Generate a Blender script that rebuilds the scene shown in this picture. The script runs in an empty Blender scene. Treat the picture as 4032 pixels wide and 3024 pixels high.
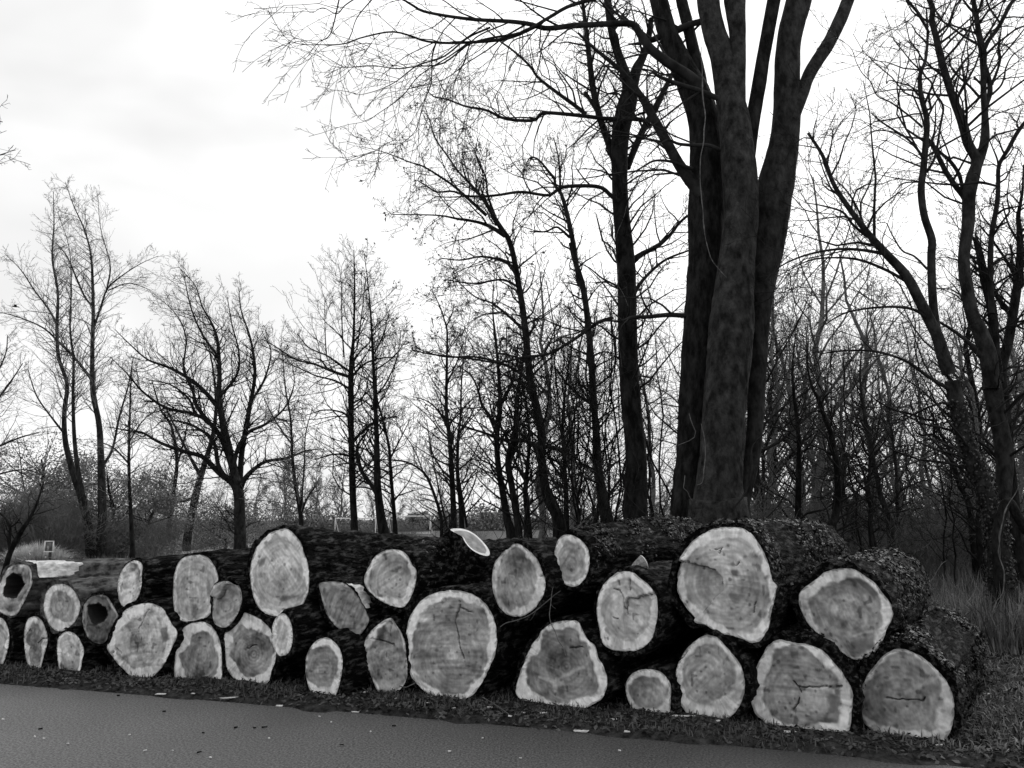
import bpy, math, random
import numpy as np
from mathutils import Vector

random.seed(7)
RNG = np.random.default_rng(11)
S = bpy.context.scene
COL = S.collection

# ------------------------------------------------------------------ camera
EYE = np.array([0.0, 0.0, 1.6])
PITCH = math.radians(9.9)
FOC = 3044.0                                   # focal length in photo pixels (4032 wide)
cam_d = bpy.data.cameras.new('camera')
cam_d.sensor_width = 36.0
cam_d.lens = FOC / 4032 * 36.0
cam_d.clip_start = 0.05
cam_d.clip_end = 3000
cam = bpy.data.objects.new('camera', cam_d)
COL.objects.link(cam)
cam.location = EYE
cam.rotation_euler = (math.radians(90) + PITCH, 0, 0)
S.camera = cam

# ------------------------------------------------------------------ world (overcast, black and white)
SUN_EL, SUN_AZ = 42.0, 42.0                  # degrees; azimuth measured from +Y towards +X
W = bpy.data.worlds.new('World')
S.world = W
W.use_nodes = True
nt = W.node_tree
nt.nodes.clear()
wo = nt.nodes.new('ShaderNodeOutputWorld')
bg = nt.nodes.new('ShaderNodeBackground')
sky = nt.nodes.new('ShaderNodeTexSky')
sky.sky_type = 'NISHITA'
sky.sun_disc = False
sky.sun_elevation = math.radians(SUN_EL)
sky.sun_rotation = math.radians(SUN_AZ)
bw = nt.nodes.new('ShaderNodeRGBToBW')
nt.links.new(sky.outputs[0], bw.inputs[0])
mul = nt.nodes.new('ShaderNodeMath'); mul.operation = 'MULTIPLY'; mul.inputs[1].default_value = 0.10
nt.links.new(bw.outputs[0], mul.inputs[0])
tc = nt.nodes.new('ShaderNodeTexCoord')
mp = nt.nodes.new('ShaderNodeMapping'); mp.inputs['Scale'].default_value = (1.0, 1.0, 2.2)
mp.inputs['Location'].default_value = (0.35, 0.1, 0.55)
nt.links.new(tc.outputs['Generated'], mp.inputs[0])
n1 = nt.nodes.new('ShaderNodeTexNoise'); n1.inputs['Scale'].default_value = 2.1
n1.inputs['Detail'].default_value = 4.0; n1.inputs['Roughness'].default_value = 0.45
n1.inputs['Distortion'].default_value = 0.4
nt.links.new(mp.outputs[0], n1.inputs['Vector'])
rmp = nt.nodes.new('ShaderNodeValToRGB')
rmp.color_ramp.elements[0].position = 0.34; rmp.color_ramp.elements[0].color = (0.70, 0.70, 0.70, 1)
rmp.color_ramp.elements[1].position = 0.62; rmp.color_ramp.elements[1].color = (1.05, 1.05, 1.05, 1)
nt.links.new(n1.outputs[0], rmp.inputs[0])
mixw = nt.nodes.new('ShaderNodeMixRGB'); mixw.inputs[0].default_value = 0.93
nt.links.new(mul.outputs[0], mixw.inputs[1]); nt.links.new(rmp.outputs[0], mixw.inputs[2])
# the cloud is thinner round the sun
vm = nt.nodes.new('ShaderNodeVectorMath'); vm.operation = 'DOT_PRODUCT'
_se, _sa = math.radians(SUN_EL), math.radians(SUN_AZ)
vm.inputs[1].default_value = (math.sin(_sa) * math.cos(_se), math.cos(_sa) * math.cos(_se), math.sin(_se))
nt.links.new(tc.outputs['Generated'], vm.inputs[0])
mr = nt.nodes.new('ShaderNodeMapRange'); mr.inputs[1].default_value = 0.45; mr.inputs[2].default_value = 1.0
mr.inputs[3].default_value = 0.94; mr.inputs[4].default_value = 1.45
nt.links.new(vm.outputs['Value'], mr.inputs[0])
mg = nt.nodes.new('ShaderNodeMixRGB'); mg.blend_type = 'MULTIPLY'; mg.inputs[0].default_value = 1.0
nt.links.new(mixw.outputs[0], mg.inputs[1]); nt.links.new(mr.outputs[0], mg.inputs[2])
nt.links.new(mg.outputs[0], bg.inputs[0])
bg.inputs[1].default_value = 1.0
nt.links.new(bg.outputs[0], wo.inputs[0])

sun_d = bpy.data.lights.new('sun', 'SUN')
sun_d.energy = 1.3
sun_d.angle = math.radians(20)
sun_d.color = (1, 1, 1)
sun = bpy.data.objects.new('sun', sun_d)
COL.objects.link(sun)
_e, _a = math.radians(SUN_EL), math.radians(SUN_AZ)
sd = Vector((math.sin(_a) * math.cos(_e), math.cos(_a) * math.cos(_e), math.sin(_e)))
sun.rotation_euler = sd.to_track_quat('Z', 'Y').to_euler()
sun.location = sd * 60

S.view_settings.view_transform = 'Standard'
S.view_settings.look = 'None'
S.view_settings.gamma = 1.0
S.view_settings.use_curve_mapping = False
S.view_settings.exposure = 0.16
S.render.engine = 'CYCLES'
S.cycles.max_bounces = 5
S.cycles.diffuse_bounces = 3
S.cycles.glossy_bounces = 2
S.cycles.transparent_max_bounces = 4

# ------------------------------------------------------------------ projection helpers
CP, SP = math.cos(PITCH), math.sin(PITCH)
FWD = np.array([0, CP, SP]); UP = np.array([0, -SP, CP]); RIGHT = np.array([1.0, 0, 0])
ZK = {'P': (0, 0, 1), 'T1': (2350, 0, .4973), 'T2': (2350, 800, .4973), 'T3': (2350, 1400, .4973),
      'TM': (1000, 0, .6781), 'MM': (1000, 1000, .7232), 'LL': (0, 700, .9044), 'R1': (3232, 0, .4822),
      'R2': (3232, 750, .8403), 'R3': (3100, 1500, .4213), 'Z1': (0, 2000, .4973), 'Z2': (900, 2000, .4973),
      'Z3': (1900, 2000, .4973), 'Z4': (2932, 2000, .4973), 'Z5': (2600, 2040, .31646)}

def px(key, pts):
    ox, oy, s = ZK[key]
    a = np.array(pts, float)
    out = a.copy() * s
    out[:, 0] += ox
    out[:, 1] += oy
    return out

def rays(uv):
    uv = np.atleast_2d(np.asarray(uv, float))
    x = (uv[:, 0] - 2016) / FOC
    y = (1512 - uv[:, 1]) / FOC
    return x[:, None] * RIGHT + y[:, None] * UP + FWD

def on_ground(u, v, z=0.0):
    d = rays([(u, v)])[0]
    return EYE + d * ((z - EYE[2]) / d[2])

def at_depth(uv, Y):
    d = rays(uv)
    return EYE + d * (np.asarray(Y) / d[:, 1])[:, None]

def on_plane(uv, p0, n):
    d = rays(uv)
    t = ((p0 - EYE) @ n) / (d @ n)
    return EYE + d * t[:, None]

# ------------------------------------------------------------------ numpy noise
def _hash(ix, iy, iz, seed):
    h = (ix.astype(np.int64) * 374761393 + iy.astype(np.int64) * 668265263 + iz.astype(np.int64) * 2147483647 + seed * 1274126177) & 0xFFFFFFFF
    h = ((h ^ (h >> 13)) * 1274126177) & 0xFFFFFFFF
    h = ((h ^ (h >> 16)) * 2246822519) & 0xFFFFFFFF
    return ((h ^ (h >> 15)) & 0xFFFFFF) / float(0xFFFFFF) * 2 - 1

def vn(p, seed=0):
    p = np.asarray(p, float)
    i = np.floor(p).astype(np.int64)
    f = p - i
    f = f * f * (3 - 2 * f)
    r = 0
    for dx in (0, 1):
        wx = f[..., 0] if dx else 1 - f[..., 0]
        for dy in (0, 1):
            wy = f[..., 1] if dy else 1 - f[..., 1]
            for dz in (0, 1):
                wz = f[..., 2] if dz else 1 - f[..., 2]
                r = r + wx * wy * wz * _hash(i[..., 0] + dx, i[..., 1] + dy, i[..., 2] + dz, seed)
    return r

def fbm(p, seed=0, octv=3, gain=.5):
    a, s, r = 1.0, 0.0, 0
    for k in range(octv):
        r = r + a * vn(p * (2.03 ** k), seed + 17 * k)
        s += a
        a *= gain
    return r / s

def sstep(a, b, x):
    t = np.clip((x - a) / (b - a), 0, 1)
    return t * t * (3 - 2 * t)

def inside(poly, x, z):
    poly = np.asarray(poly)
    c = np.zeros(x.shape, bool)
    n = len(poly)
    j = n - 1
    for i in range(n):
        xi, zi = poly[i]; xj, zj = poly[j]
        cond = ((zi > z) != (zj > z)) & (x < (xj - xi) * (z - zi) / (zj - zi + 1e-12) + xi)
        c ^= cond
        j = i
    return c

def seg_dist(line, x, z):
    d = np.full(x.shape, 1e9)
    line = np.asarray(line)
    for a, b in zip(line[:-1], line[1:]):
        ab = b - a
        t = np.clip(((x - a[0]) * ab[0] + (z - a[1]) * ab[1]) / (ab @ ab + 1e-12), 0, 1)
        d = np.minimum(d, np.hypot(x - a[0] - t * ab[0], z - a[1] - t * ab[1]))
    return d

# ------------------------------------------------------------------ mesh / object helpers
def make_mesh(name, V, F, mat=None, smooth=True, attr=None):
    """V (n,3); F list of int arrays (m,k)."""
    me = bpy.data.meshes.new(name)
    V = np.ascontiguousarray(V, dtype=np.float32)
    if not isinstance(F, (list, tuple)):
        F = [F]
    F = [np.asarray(f, np.int32) for f in F if len(f)]
    nl = sum(f.size for f in F); npoly = sum(len(f) for f in F)
    me.vertices.add(len(V)); me.vertices.foreach_set('co', V.ravel())
    me.loops.add(nl); me.loops.foreach_set('vertex_index', np.concatenate([f.ravel() for f in F]))
    starts, tot, o = [], [], 0
    for f in F:
        k = f.shape[1]
        starts.append(o + np.arange(len(f)) * k); tot.append(np.full(len(f), k)); o += f.size
    me.polygons.add(npoly)
    me.polygons.foreach_set('loop_start', np.concatenate(starts).astype(np.int32))
    me.polygons.foreach_set('loop_total', np.concatenate(tot).astype(np.int32))
    if smooth:
        me.polygons.foreach_set('use_smooth', np.ones(npoly, bool))
    if attr is not None:
        a = me.attributes.new('tone', 'FLOAT', 'POINT')
        a.data.foreach_set('value', np.ascontiguousarray(attr, dtype=np.float32))
    me.update(calc_edges=True)
    if mat: me.materials.append(mat)
    return me

def obj(name, me, parent=None, kind=None, label=None, cat=None, group=None, loc=None):
    o = bpy.data.objects.new(name, me)
    COL.objects.link(o)
    if parent is not None: o.parent = parent
    if loc is not None: o.location = loc
    if kind: o['kind'] = kind
    if label: o['label'] = label
    if cat: o['category'] = cat
    if group: o['group'] = group
    return o

def thing(name, label, cat, loc, rz=0.0, group=None):
    o = obj(name, None, label=label, cat=cat, group=group, loc=loc)
    o.rotation_euler = (0, 0, rz)
    o.empty_display_size = 0.2
    return o

def copy_tree(o, loc, rz, sc=1.0, label=None):
    c = o.copy(); COL.objects.link(c)
    c.location = loc; c.rotation_euler = (0, 0, rz); c.scale = (sc, sc, sc)
    if label: c['label'] = label
    for ch in o.children:
        d = ch.copy(); COL.objects.link(d); d.parent = c
    return c

def grid_faces(nr, nc, closed=True, base=0):
    r = np.arange(nr - 1)[:, None]; c = np.arange(nc if closed else nc - 1)[None, :]
    c2 = (c + 1) % nc
    a = base + r * nc + c; b = base + r * nc + c2; d = base + (r + 1) * nc + c2; e = base + (r + 1) * nc + c
    return np.stack([a, b, d, e], -1).reshape(-1, 4)

def unit(v):
    return v / (np.linalg.norm(v, axis=-1, keepdims=True) + 1e-12)

def tubes(P, R, K=3, rough=0.0, seed=0, ridge=0.0):
    """P (n,s,3) R (n,s) -> verts, quads"""
    n, s, _ = P.shape
    T = np.gradient(P, axis=1)
    T = unit(T)
    ref = np.broadcast_to(np.array([0.31, 0.9, 0.12]) if K > 3 else np.array([0.37, 0.85, 0.21]), T.shape)
    A = unit(np.cross(T, ref)); B = np.cross(T, A)
    th = np.arange(K) / K * 2 * np.pi
    V = P[:, :, None, :] + R[:, :, None, None] * (np.cos(th)[None, None, :, None] * A[:, :, None, :] + np.sin(th)[None, None, :, None] * B[:, :, None, :])
    if rough:
        nz = fbm(V * np.array([3.2, 3.2, 1.1]), seed, 3) * rough + fbm(V * np.array([14., 14., 5.]), seed + 5, 2) * rough * .35
        if ridge:
            q = V * np.array([9., 9., 1.6])
            low = sstep(7.5, 2.5, V[..., 2] + P[:, :, None, 2] * 0)
            nz = nz + (ridge * (1 - 2 * np.abs(vn(q + 3 * vn(V * 1.3, seed + 8)[..., None], seed + 9))) + .6 * ridge * vn(V * np.array([24., 24., 9.]), seed + 10)) * (.35 + .65 * low)
        V = P[:, :, None, :] + (V - P[:, :, None, :]) * (1 + nz)[..., None]
    V = V.reshape(-1, 3)
    f = grid_faces(s, K)
    F = (f[None] + (np.arange(n) * s * K)[:, None, None]).reshape(-1, 4)
    return V, F

def resample(P, R, n, smooth=True):
    P = np.asarray(P, float); R = np.asarray(R, float)
    if smooth and len(P) > 2:            # Catmull-Rom
        Q = np.vstack([2 * P[0] - P[1], P, 2 * P[-1] - P[-2]])
        out, ro = [], []
        for i in range(1, len(Q) - 2):
            for t in np.linspace(0, 1, 8, endpoint=False):
                a, b, c, d = Q[i - 1], Q[i], Q[i + 1], Q[i + 2]
                out.append(.5 * ((2 * b) + (c - a) * t + (2 * a - 5 * b + 4 * c - d) * t * t + (3 * b - a - 3 * c + d) * t ** 3))
                ro.append(R[i - 1] * (1 - t) + R[i] * t)
        out.append(P[-1]); ro.append(R[-1])
        P, R = np.array(out), np.array(ro)
    L = np.r_[0, np.cumsum(np.linalg.norm(np.diff(P, axis=0), axis=1))]
    s = np.linspace(0, L[-1], n)
    return np.stack([np.interp(s, L, P[:, k]) for k in range(3)], 1), np.interp(s, L, R)

# ------------------------------------------------------------------ materials (all neutral grey: the photograph is black and white)
def g(v): return (v, v, v, 1)

def new_mat(name, rough=.9, spec=.2):
    m = bpy.data.materials.new(name); m.use_nodes = True
    n = m.node_tree; b = n.nodes['Principled BSDF']
    b.inputs['Roughness'].default_value = rough
    b.inputs['Specular IOR Level'].default_value = spec
    return m, n, b

def noise_mat(name, lo, hi, scale, rough=.9, spec=.2, stretch=(1, 1, 1), bump=0.0, bscale=None, pos=(.35, .68), detail=6, dist=.02, attr=False):
    m, n, b = new_mat(name, rough, spec)
    tc = n.nodes.new('ShaderNodeTexCoord'); mp = n.nodes.new('ShaderNodeMapping')
    mp.inputs['Scale'].default_value = stretch
    n.links.new(tc.outputs['Object'], mp.inputs[0])
    t = n.nodes.new('ShaderNodeTexNoise'); t.inputs['Scale'].default_value = scale; t.inputs['Detail'].default_value = detail
    t.inputs['Roughness'].default_value = .62
    n.links.new(mp.outputs[0], t.inputs['Vector'])
    r = n.nodes.new('ShaderNodeValToRGB')
    r.color_ramp.elements[0].position = pos[0]; r.color_ramp.elements[0].color = g(lo)
    r.color_ramp.elements[1].position = pos[1]; r.color_ramp.elements[1].color = g(hi)
    n.links.new(t.outputs[0], r.inputs[0])
    out = r.outputs[0]
    if attr:
        at = n.nodes.new('ShaderNodeAttribute'); at.attribute_name = 'tone'
        mx = n.nodes.new('ShaderNodeMixRGB'); mx.blend_type = 'MULTIPLY'; mx.inputs[0].default_value = 1
        n.links.new(out, mx.inputs[1]); n.links.new(at.outputs['Fac'], mx.inputs[2])
        out = mx.outputs[0]
    n.links.new(out, b.inputs['Base Color'])
    if bump:
        t2 = n.nodes.new('ShaderNodeTexNoise'); t2.inputs['Scale'].default_value = bscale or scale * 2; t2.inputs['Detail'].default_value = 5
        n.links.new(mp.outputs[0], t2.inputs['Vector'])
        bp = n.nodes.new('ShaderNodeBump'); bp.inputs['Strength'].default_value = bump; bp.inputs['Distance'].default_value = dist
        n.links.new(t2.outputs[0], bp.inputs['Height'])
        n.links.new(bp.outputs[0], b.inputs['Normal'])
    return m

def asphalt_mat():
    m = noise_mat('asphalt', .035, .19, 60, .45, .45, (1, 1, 1), .8, 80, dist=.012, pos=(.40, .62), detail=2)
    n = m.node_tree; b = n.nodes['Principled BSDF']
    tc = n.nodes.new('ShaderNodeTexCoord'); t = n.nodes.new('ShaderNodeTexNoise'); t.inputs['Scale'].default_value = .9; t.inputs['Detail'].default_value = 5
    n.links.new(tc.outputs['Object'], t.inputs['Vector'])
    r = n.nodes.new('ShaderNodeValToRGB'); r.color_ramp.elements[0].position = .3; r.color_ramp.elements[0].color = g(.8); r.color_ramp.elements[1].position = .7; r.color_ramp.elements[1].color = g(1.0)
    n.links.new(t.outputs[0], r.inputs[0])
    # wood-side shade painted into the asphalt colour, fading towards the open side
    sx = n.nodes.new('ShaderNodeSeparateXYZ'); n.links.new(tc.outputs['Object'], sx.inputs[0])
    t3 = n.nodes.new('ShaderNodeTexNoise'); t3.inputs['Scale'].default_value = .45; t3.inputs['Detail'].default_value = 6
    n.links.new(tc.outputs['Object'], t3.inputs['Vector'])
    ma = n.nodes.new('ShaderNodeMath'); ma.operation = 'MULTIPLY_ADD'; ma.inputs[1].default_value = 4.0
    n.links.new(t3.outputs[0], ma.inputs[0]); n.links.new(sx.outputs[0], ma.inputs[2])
    shade_map = n.nodes.new('ShaderNodeMapRange'); shade_map.inputs[1].default_value = -1.6; shade_map.inputs[2].default_value = 4.2; shade_map.inputs[3].default_value = 1.12; shade_map.inputs[4].default_value = .42
    n.links.new(ma.outputs[0], shade_map.inputs[0])
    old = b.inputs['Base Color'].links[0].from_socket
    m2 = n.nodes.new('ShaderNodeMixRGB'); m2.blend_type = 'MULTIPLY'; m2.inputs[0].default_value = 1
    n.links.new(old, m2.inputs[1]); n.links.new(shade_map.outputs[0], m2.inputs[2]); old = m2.outputs[0]
    mx = n.nodes.new('ShaderNodeMixRGB'); mx.blend_type = 'MULTIPLY'; mx.inputs[0].default_value = 1
    n.links.new(old, mx.inputs[1]); n.links.new(r.outputs[0], mx.inputs[2]); n.links.new(mx.outputs[0], b.inputs['Base Color'])
    return m

M = {}
M['wood'] = noise_mat('sawn wood', .80, 1.14, 22, .85, .12, (1, 1, .5), .4, 60, attr=True, dist=.006, pos=(.33, .67), detail=9)
M['bark'] = noise_mat('furrowed bark', .001, .10, 22, .9, .1, (1, .28, 1), 1.0, 34, dist=.07, pos=(.49, .73), detail=10)
M['bark_pale'] = noise_mat('smooth grey bark', .015, .15, 13, .9, .15, (1, .6, 1), .8, 24, dist=.02, pos=(.38, .68), detail=9)
M['stripped'] = noise_mat('stripped pale wood', .35, .8, 22, .85, .15, (1, .5, 1), .6, 40, dist=.01)
M['trunk'] = noise_mat('dark tree bark', .003, .026, 9, .95, .12, (1, 1, .4), 1.0, 22, dist=.04, pos=(.4, .7))
M['trunk_grey'] = noise_mat('grey tree bark', .008, .045, 9, .95, .12, (1, 1, .5), .8, 22, dist=.03, pos=(.38, .7))
M['beech'] = noise_mat('beech bark', .005, .05, 8, .9, .15, (1, 1, .55), 1.0, 14, dist=.08, pos=(.36, .68), detail=11)
M['branch'] = noise_mat('branch bark', .006, .03, 5, .95, .1)
M['twig'] = noise_mat('twig bark', .008, .03, 3, .95, .1)
M['twig_far'] = noise_mat('hazed twig bark', .08, .19, 2, .95, .1)  # lighter than the near twigs: distance haze painted into the bark colour
M['evergreen'] = noise_mat('evergreen leaf', .10, .26, 1.2, .8, .15)
M['ivy'] = noise_mat('ivy leaf', .002, .26, 30, .5, .3, pos=(.54, .76))
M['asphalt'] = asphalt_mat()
M['soil'] = noise_mat('soil and leaf litter', .008, .06, 14, .95, .1, (1, 1, 1), .8, 30, dist=.03, attr=True)
M['blade'] = noise_mat('grass blade', .03, .12, 4, .7, .2)
M['dry'] = noise_mat('dry grass', .05, .26, 3, .85, .15)
M['pale_grass'] = noise_mat('pale dry grass', .45, .8, 3, .85, .15)
M['litter'] = noise_mat('dead leaf', .012, .11, 7, .8, .2)
M['chip'] = noise_mat('wood chip', .55, .85, 20, .85, .1)
M['path'] = noise_mat('pale gravel path', .32, .42, 8, .9, .1)
M['white'] = noise_mat('white paint', .7, .8, 5, .5, .4)
M['panel'] = noise_mat('sign panel', .08, .2, 14, .5, .3)
M['darkpaint'] = noise_mat('dark paint', .02, .04, 6, .6, .3)
M['brick'] = noise_mat('house brick', .14, .22, 6, .9, .1)
M['roof'] = noise_mat('roof tile', .09, .14, 5, .9, .1)
M['glass'] = noise_mat('window glass', .03, .05, 2, .15, .5)
M['vine'] = noise_mat('vine bark', .05, .15, 14, .9, .1)
M['feather'] = noise_mat('dark feather', .02, .04, 9, .8, .1)
M['card'] = noise_mat('ribbed card', .12, .4, 30, .7, .2)

# ------------------------------------------------------------------ ground, road, path
EDGE = [on_ground(u, v)[:2] for u, v in ((0, 2699), (452, 2728), (904, 2769), (1356, 2808), (1808, 2850), (2459, 2904), (2919, 2945), (3378, 2986), (3745, 3022))]
EDGE = np.array(EDGE)
_fit = np.polyfit(EDGE[:, 0], EDGE[:, 1], 2)

def edge_y(x):
    x = np.asarray(x, float)
    xc = np.clip(x, EDGE[0, 0], EDGE[-1, 0])
    y = np.polyval(_fit, xc)
    sl0 = 2 * _fit[0] * EDGE[0, 0] + _fit[1]; sl1 = 2 * _fit[0] * EDGE[-1, 0] + _fit[1]
    return y + np.where(x < EDGE[0, 0], (x - EDGE[0, 0]) * sl0, 0) + np.where(x > EDGE[-1, 0], (x - EDGE[-1, 0]) * sl1, 0)

def ground_z(x, y):
    x = np.asarray(x, float); y = np.asarray(y, float)
    d = y - edge_y(x)
    p = np.stack([x, y, np.zeros_like(x)], -1)
    rag = vn(p * 2.3, 3) * .09 + vn(p * 7., 4) * .05
    h = -.05 + .085 * sstep(-.12, .16, d + rag)
    near = np.exp(-np.clip(d, 0, None) / 14)
    h = h + sstep(0, .3, d) * (vn(p * 5., 5) * .012 + vn(p * 1.4, 6) * .02) * near
    far = sstep(30, 120, y)
    return h + far * vn(p * .03, 8) * .25

def build_ground():
    dd = np.r_[np.linspace(-.5, .6, 45), np.linspace(.63, 4, 70), np.geomspace(4.1, 900, 110)]
    base = np.linspace(-1, 1, 260)
    V = []
    for d in dd:
        half = 9 + max(d, 0) * 1.25
        x = base * half
        y = edge_y(np.clip(x, -14, 14)) + d
        V.append(np.stack([x, y, ground_z(x, y)], -1))
    V = np.array(V)
    x, y = V[..., 0], V[..., 1]
    p = np.stack([x, y, 0 * x], -1)
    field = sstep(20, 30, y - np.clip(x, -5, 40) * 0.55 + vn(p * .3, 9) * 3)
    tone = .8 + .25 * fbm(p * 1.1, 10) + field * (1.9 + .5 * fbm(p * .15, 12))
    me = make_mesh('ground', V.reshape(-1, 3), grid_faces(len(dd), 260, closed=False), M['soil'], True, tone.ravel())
    obj('ground', me, kind='structure')

build_ground()

def build_road():
    xs = np.linspace(-16, 16, 90)
    V = []
    for d in np.r_[np.linspace(-16, -1, 12), np.linspace(-.8, .35, 12)]:
        V.append(np.stack([xs, edge_y(xs) + d, np.where(d > .1, -.03, 0.0) + 0 * xs], -1))
    V = np.array(V)
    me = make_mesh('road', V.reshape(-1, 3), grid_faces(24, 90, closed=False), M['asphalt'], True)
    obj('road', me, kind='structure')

build_road()

def build_path():
    a = np.array([on_ground(u, v) for u, v in ((430, 2238), (560, 2207), (700, 2180), (880, 2153), (1010, 2140))])
    b = np.array([on_ground(u, v) for u, v in ((560, 2262), (690, 2222), (840, 2192), (960, 2166), (1050, 2150))])
    V = np.concatenate([a, b]); V[:, 2] = ground_z(V[:, 0], V[:, 1]) + .03
    f = np.array([[i, i + 1, i + 6, i + 5] for i in range(4)])
    obj('path', make_mesh('path', V, f, M['path'], False), kind='structure')

build_path()

# ------------------------------------------------------------------ logs
G0 = on_ground(140, 2640); G1 = on_ground(3560, 2884)
PDIR = unit((G1 - G0)[None])[0]                    # pile front line
PN = np.array([-PDIR[1], PDIR[0], 0.0])            # pile plane normal
AX = math.radians(33)                              # log axis: degrees right of straight ahead

def leaf_quads(P, N, size, rng, lift=.01):
    n = len(P)
    a = unit(np.cross(N, rng.normal(size=(n, 3)))); b = np.cross(N, a)
    tilt = rng.normal(size=(n, 3)) * .35
    a = unit(a + tilt); b = unit(b + rng.normal(size=(n, 3)) * .35)
    s = (size * rng.uniform(.6, 1.3, n))[:, None]
    c = P + N * lift
    V = np.stack([c - a * s * .9, c - b * s * .55 + N * s * .15, c + a * s, c + b * s * .55 + N * s * .15], 1).reshape(-1, 3)
    F = np.arange(n * 4).reshape(n, 4)
    return V, F

LOGS = {}

def build_log(key, zk, pts, label, back=0.0, length=2.8, taper=1.0, fax=None, ax=AX, sap=.05, heart=None, ht=.33, st=.74, bark=.028,
              bmat='bark', steps=(), cracks=(), hollow=None, hd=.7, bend=(0, 0), ivy=0, seed=1, mott=.25, stripes=0.0, sdir=0.0,
              rings=None, spots=(), stripped=None, brough=1.0, normal_tilt=0.0, group='logs stacked along the road'):
    rng = np.random.default_rng(seed * 31 + 5)
    uv = px(zk, pts)
    # Chaikin smoothing keeps the traced outline soft
    q = uv
    for _ in range(2):
        nx = np.roll(q, -1, 0)
        q = np.stack([q * .78 + nx * .22, q * .22 + nx * .78], 1).reshape(-1, 2)
    cuv = q.mean(0)
    if fax is None:
        fax = math.radians(19) if key[0] in 'AB' else AX
    shear = math.tan(ax - fax)
    ax = fax
    axis = np.array([math.sin(ax), math.cos(ax), 0.0])
    xdir = np.array([math.cos(ax), -math.sin(ax), 0.0])
    c = on_plane([cuv], G0, PN)[0] + axis * 0
    c = EYE + (c - EYE) * (1 + back / np.linalg.norm((c - EYE)[:2]))
    W3 = on_plane(q, c, axis)
    zmin = W3[:, 2].min()
    root = np.array([c[0], c[1], 0.0])
    if zmin < .14:                      # bottom row: the lower half settles into the grass
        k_ = np.clip((c[2] - W3[:, 2]) / (c[2] - zmin), 0, 1)
        W3[:, 2] += k_ * (-.015 - zmin)
    def loc(w): return np.stack([(w - root) @ xdir, w[:, 2]], -1)
    def pl(zkey, p): return loc(on_plane(px(zkey, p), c, axis))
    poly = loc(W3)
    # area centroid
    x, z = poly[:, 0], poly[:, 1]; x2, z2 = np.roll(x, -1), np.roll(z, -1)
    cr = x * z2 - x2 * z; A = cr.sum() / 2
    cx, cz = ((x + x2) * cr).sum() / (6 * A), ((z + z2) * cr).sum() / (6 * A)
    size = (poly.max(0) - poly.min(0)).max()
    NT = int(np.clip(size * 185, 72, 200))
    th = np.linspace(0, 2 * np.pi, NT, endpoint=False)
    def polar(pp):
        dx, dz = pp[:, 0] - cx, pp[:, 1] - cz
        a = np.arctan2(dz, dx); r = np.hypot(dx, dz)
        o = np.argsort(a)
        return np.interp(th, np.r_[a[o] - 2 * np.pi, a[o], a[o] + 2 * np.pi], np.tile(r[o], 3), period=None) if False else \
            np.interp((th + np.pi) % (2 * np.pi) - np.pi, np.r_[a[o][-3:] - 2 * np.pi, a[o], a[o][:3] + 2 * np.pi], np.r_[r[o][-3:], r[o], r[o][:3]])
    r = polar(poly)
    cth = np.stack([np.cos(th), np.sin(th), 0 * th], -1)
    r = r * (1 + .010 * vn(cth * 9 + seed, seed) + .006 * vn(cth * 22 + seed, seed + 1))
    if heart is not None:
        hp = px(zk, heart)
        for _ in range(1):
            nx = np.roll(hp, -1, 0); hp = np.stack([hp * .75 + nx * .25, hp * .25 + nx * .75], 1).reshape(-1, 2)
        rh = np.minimum(polar(loc(on_plane(hp, c, axis))), r * .985)
    else:
        w = sap * (1 + .45 * vn(cth * 2.2 + seed * 3.1, seed + 2) + .12 * vn(cth * 9 + seed, seed + 3))
        rh = r - np.clip(w, .008, r * .6)
    stepL = [(pl(zk if len(s_) < 3 else s_[2], s_[0]), s_[1]) for s_ in steps]
    crackL = [(pl(zk if len(s_) < 3 else s_[2], s_[0]), s_[1]) for s_ in cracks]
    spotL = [(pl(zk if len(s_) < 3 else s_[2], s_[0]), s_[1]) for s_ in spots]
    holL = pl(zk, hollow) if hollow is not None else None
    ringc = pl(zk, [rings])[0] if rings is not None else np.array([cx + rng.normal() * size * .05, cz + rng.normal() * size * .05])

    def face(rr):                       # rr (nr,NT) radii -> verts, tone
        X = cx + rr * np.cos(th); Z = cz + rr * np.sin(th)
        p = np.stack([X, Z, 0 * X + seed * 3.7], -1)
        Y = -.002 + .004 * fbm(p * 9, seed + 4) + .003 * vn(p * 40, seed + 6)
        sd_ = rr - rh[None]
        sd_ = sd_ + .026 * vn(p * 4.5, seed + 6) + .024 * vn(p * 11, seed + 7) + .014 * vn(p * 30, seed + 8)
        mixv = sstep(-.012, .012, sd_)
        m1 = fbm(p * 5, seed + 9, 4, .6); m2 = fbm(p * 19, seed + 10, 3, .6)
        m0 = fbm(p * np.array([2.6, 4.2, 1]) + 9, seed + 40, 3, .6)
        hcol = 1.0 * ht * np.clip(1 + mott * 3.4 * m1 + mott * 2.2 * m2 + mott * 3.6 * m0, .28, 1.9)
        scol = np.minimum(st * 1.16, .93) * (1 + .35 * m1 + .28 * m2 + .15 * m0)
        scol = scol * np.clip(1 + .34 * vn(cth * 1.7 + seed * 2.3, seed + 41) + .2 * vn(cth * 5 + seed, seed + 42), .45, 1.2)[None]
        sa = sdir if stripes else seed * 1.3
        u = X * math.cos(sa) + Z * math.sin(sa); v = -X * math.sin(sa) + Z * math.cos(sa)
        arc = v + .35 * u * u
        st1 = fbm(np.stack([u * 3.2, arc * 38, 0 * u + seed], -1), seed + 45, 3, .6)
        hcol = hcol * (1 + .34 * st1); scol = scol * (1 + .24 * st1)
        Y = Y + .004 * st1
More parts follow.
